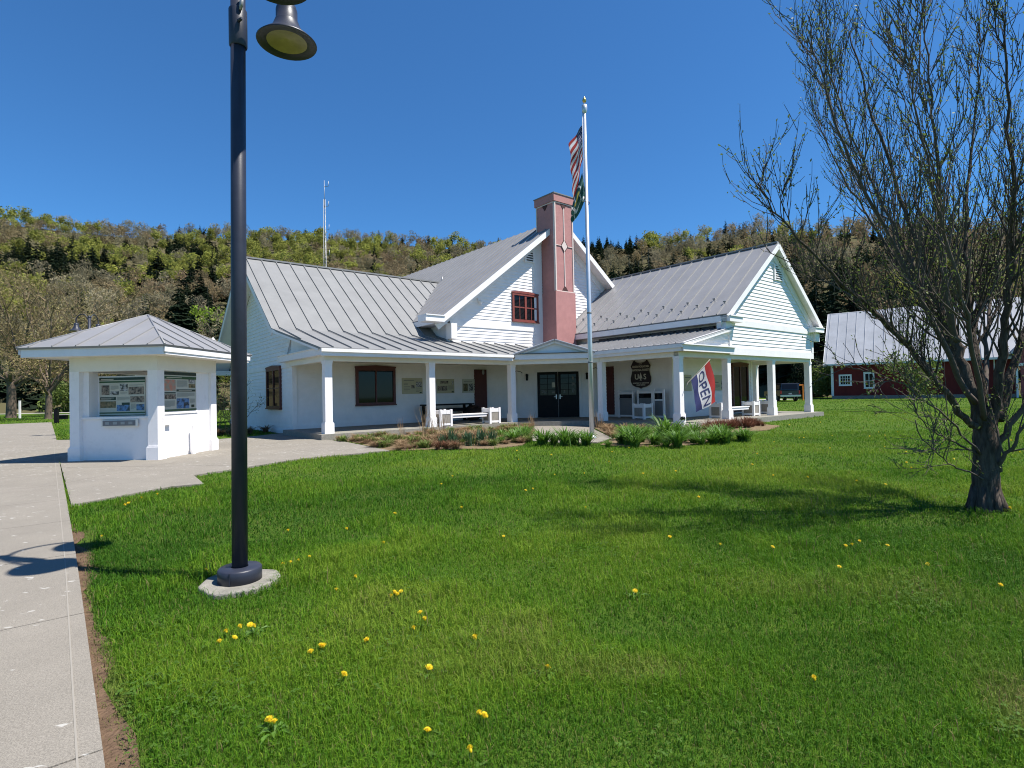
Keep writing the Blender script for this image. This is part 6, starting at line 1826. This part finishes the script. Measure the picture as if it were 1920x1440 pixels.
# ================================================================== garden plants
def blade_clump(n, h, spread, w, seed, arch=.6, seg=5):
    g = np.random.default_rng(seed); b = MB()
    for i in range(n):
        a = g.uniform(0, 6.283); c, s = math.cos(a), math.sin(a); L_ = h * g.uniform(.6, 1.15); out = spread * g.uniform(.3, 1.1); ar = arch * g.uniform(.6, 1.4)
        o = (g.normal(0, .05), g.normal(0, .05)); pts = []
        for k in range(seg + 1):
            t = k / seg; r = out * t ** 1.3; z = L_ * (t - ar * t ** 2.4 * .6); ww = w * (1 - t ** 2.2) * (.7 + .6 * t) + .0015
            pts += [(o[0] + r * c - ww * s, o[1] + r * s + ww * c, z), (o[0] + r * c + ww * s, o[1] + r * s - ww * c, z)]
        b.add(pts, [(2 * k, 2 * k + 1, 2 * k + 3, 2 * k + 2) for k in range(seg)])
    return b
CL = [mesh_mb("daylily_clump", blade_clump(110, .52, .46, .015, 900 + i), M['daylily']) for i in range(4)]
IR = [mesh_mb("iris_clump", blade_clump(60, .42, .16, .012, 920 + i, .15), M['iris']) for i in range(2)]
ST = [mesh_mb("dry_grass_clump", blade_clump(150, .36, .42, .006, 940 + i, .8), M['straw']) for i in range(3)]
RS = [mesh_mb("dead_stem_clump", blade_clump(110, .42, .30, .006, 960 + i, .3), M['rust_straw']) for i in range(3)]
WD = [mesh_mb("weed_clump", blade_clump(90, .28, .25, .010, 980 + i, .6), M['shrub_green']) for i in range(2)]
TS = [mesh_mb("dead_stalks", blade_clump(16, 1.0, .28, .006, 990 + i, .1), M['straw']) for i in range(2)]
def scatter(meshes, name, label, cat, pts, group, s0=.85, s1=1.2):
    for i, p in enumerate(pts):
        o = link(bpy.data.objects.new(name, meshes[i % len(meshes)])); o.location = (p[0], p[1], 0.01); o.rotation_euler = (0, 0, random.uniform(0, 6.28))
        s = random.uniform(s0, s1) * (p[2] if len(p) > 2 else 1); o.scale = (s, s, s * random.uniform(.9, 1.1))
        tag(o, label(p) if callable(label) else label, cat, group)
scatter(CL, "daylily_clump", "clump of arching green daylily leaves left of the flagpole foot", "plant", [(.80, 14.75), (1.35, 14.45, 1.25), (1.95, 14.6), (1.1, 14.95), (1.65, 14.9)], "daylilies round the flagpole")
R1 = [(2.85, 14.2), (3.25, 13.75, 1.2), (3.75, 13.65, 1.2), (4.2, 13.75, 1.1), (4.65, 14.1), (3.1, 14.6), (3.6, 14.3, 1.2), (4.1, 14.4, 1.2), (4.7, 14.7), (5.2, 14.6),
      (5.1, 14.0, .9), (5.6, 14.4, .9), (6.1, 14.7, .8), (6.0, 15.4), (6.5, 15.2, .8), (3.5, 15.0), (4.1, 15.1, 1.15), (4.7, 15.3, 1.15), (5.3, 15.2), (5.7, 15.6), (4.3, 15.8), (4.9, 16.0), (5.5, 16.1), (5.9, 15.0, .8), (4.0, 16.4), (4.6, 16.7), (5.2, 16.7), (2.55, 14.0, .7)]
R1 += [(2.9 + 3.3 * random.random(), 14.3 + 2.6 * random.random(), random.uniform(.7, 1)) for _ in range(16)]
R1 = [(p[0] + random.uniform(-.22, .22), p[1] + random.uniform(-.25, .25), (p[2] if len(p) > 2 else 1) * random.choice((.75, .9, 1, 1.15))) for p in R1]
def r1_lab(p):
    a = "nearest the flagpole" if p[0] < 3.3 else ("in the middle of the bed" if p[0] < 4.3 else ("toward the corner column" if p[0] < 5.3 else "at the cluster's right end"))
    b = "in the front row by the lawn" if p[1] < 14.5 else ("in the second row" if p[1] < 15.4 else "in the back rows by the porch")
    return "daylily clump %s, %s" % (a, b)
scatter(CL, "daylily_clump", r1_lab, "plant", R1, "daylilies in the right bed", .62, 1.22)
scatter(CL, "daylily_clump", "clump of green daylily leaves at the left bed's path edge", "plant", [(.05, 15.9), (.3, 16.6), (-.1, 16.4, .8), (.35, 17.3, .8), (-.35, 15.5, .7), (.45, 18.2, .8), (.2, 19.0, .7), (-.3, 17.0, .8)], "daylilies by the path")
scatter(IR, "iris_clump", "clump of upright blue-green leaves in the left bed", "plant", [(-1.9, 14.75), (-1.55, 14.85), (-1.2, 14.9), (-.9, 15.0), (-1.7, 15.2), (-1.3, 15.4), (-.9, 15.5), (-.6, 15.2)], "upright leaves in the left bed", .8, 1.1)
SA = []
for _ in range(230):
    x, y = random.uniform(-5.8, .8), random.uniform(14, 23)
    if in_poly(BED_L, np.array([x]), np.array([y]))[0] and not in_poly(SLABW, np.array([x]), np.array([y]))[0]: SA.append((x, y, random.uniform(.6, 1)))
def la_lab(t):
    def f(p):
        a = "below the big porch window" if p[0] / p[1] < -.235 else ("before the second porch column" if p[0] / p[1] < -.13 else ("before the porch bench" if p[0] / p[1] < -.045 else "beside the entrance path"))
        b = "close to the slab" if p[1] - 16.2 > -.45 * (p[0] + 3) + 1.2 else ("mid-bed" if p[1] - 16.2 > -.45 * (p[0] + 3) - .4 else "at the bed's front edge")
        return t + " " + a + ", " + b
    return f
scatter(ST, "dry_grass_clump", la_lab("tuft of tan dry grass"), "dry grass", SA, "dry grass in the left bed", .6, 1.0)
scatter(WD, "weed_clump", la_lab("low yellow-green weeds"), "plant", [(x + random.uniform(-.3, .3), y + random.uniform(-.3, .3)) for x, y, s in SA[::2]], "weeds in the left bed", .7, 1.1)
scatter(ST, "dry_grass_clump", "heap of grey-tan dead grass before the second porch column", "dry grass", [(-2.2, 16.3, 1.3), (-1.9, 16.6, 1.4), (-1.5, 16.5, 1.3), (-2.5, 16.0, 1.2), (-1.2, 16.9, 1.2)], "heap of dead grass by the second column")
scatter(RS, "dead_stem_clump", "low rust-brown tuft at the front of the left bed", "dry plant", [(-1.95, 14.15, .6), (-1.75, 14.2, .6), (-1.5, 14.2, .5)], "rust-brown tufts in the left bed")
RSP = []
for _ in range(34):
    t_ = random.random(); RSP.append((6.55 + 2.7 * t_ + random.uniform(-.1, .1), 19.45 + 1.7 * t_ - random.uniform(.15, 1.5 - .5 * t_), random.uniform(.55, 1.0)))
scatter(RS, "dead_stem_clump", "rust-brown dead stems before the right porch slab", "dry plant", RSP, "rust-brown stems along the right porch")
scatter(ST, "dry_grass_clump", "tuft of tan dry grass between flagpole and right porch", "dry grass", [(3.1, 17.5), (3.3, 18.4), (3.3, 19.4), (3.5, 20.4), (3.4, 21.6), (3.9, 17.6), (4.3, 18.6), (4.0, 19.6), (4.8, 17.6), (5.4, 17.6), (3.1, 16.7, .8), (3.6, 16.8, .8)], "dry grass in the right bed")
scatter(WD, "weed_clump", "low yellow-green weeds between flagpole and right porch", "plant", [(3.6, 17.2), (3.9, 18.3), (4.5, 18.0), (3.7, 19.2), (5.1, 18.1), (4.3, 19.3)], "weeds in the right bed")
scatter(TS, "dead_stalks", "tall dead stalks standing before the second porch column", "dry plant", [(-2.75, 17.1), (-2.5, 17.3, 1.1), (-2.2, 17.0, .9), (-3.4, 16.9, .7)], "tall dead stalks by the second column")
scatter(TS, "dead_stalks", "thin dead stalks leaning beside the entrance path", "dry plant", [(.7, 20.5, .7), (.75, 19.4, .6), (3.2, 21.0, .8), (3.25, 20.2, .7)], "dead stalks along the path")
def twiggy(label, p, h, r, seed, n=900):
    random.seed(seed); T = thing("twiggy_shrub", label, "shrub", p); b = MB(); tips = []
    for k in range(16):
        a = random.uniform(0, 6.28); st = sprout(Vector((random.gauss(0, .12), random.gauss(0, .12), 0)), Vector((math.cos(a) * r / h * .7, math.sin(a) * r / h * .7, 1)), h * random.uniform(.7, 1.1), 6, .12, .03)
        b.tube(st, [.016, .014, .011, .009, .007, .005, .003], 5, cap=False)
        for q in range(7):
            p2, d2 = at(st, random.uniform(.25, 1)); sb = sprout(p2, d2 + d2.cross(rv()).normalized() * .8, h * random.uniform(.15, .4), 4, .15, .03)
            b.tube(sb, [.007, .006, .005, .004, .003], 3, cap=False); tips += sb[1:] + [q_ + rv(.05) for q_ in sb[1:]]
    b.build("branches", M['mapletwig'], T)
    P = np.array([tuple(t) for t in tips])[:n * 2]; V, F = leaf_cloud(P, .028, .05, aspect=.5); np_mesh("leaves", V, F, M['shrub_green'], parent=T)["kind"] = "stuff"
    random.seed(seed + 1)
twiggy("leafing twiggy shrub against the shaded left gable behind the lamp post", (-11.3, 22.3, 0), 2.3, 1.1, 601)
twiggy("leafing twiggy shrub between the kiosk and the left gable corner", (-12.4, 22.6, 0), 1.9, .9, 602)
scatter(ST, "dry_grass_clump", "tuft of tan dry grass under the shrubs by the left gable", "dry grass", [(-12.9, 21.5), (-12.4, 21.7), (-11.9, 21.5), (-11.5, 21.5), (-11.0, 21.4), (-10.6, 22.0), (-12.1, 22.2), (-11.2, 22.6), (-10.3, 22.8)], "dry grass under the gable shrubs", 1, 1.4)
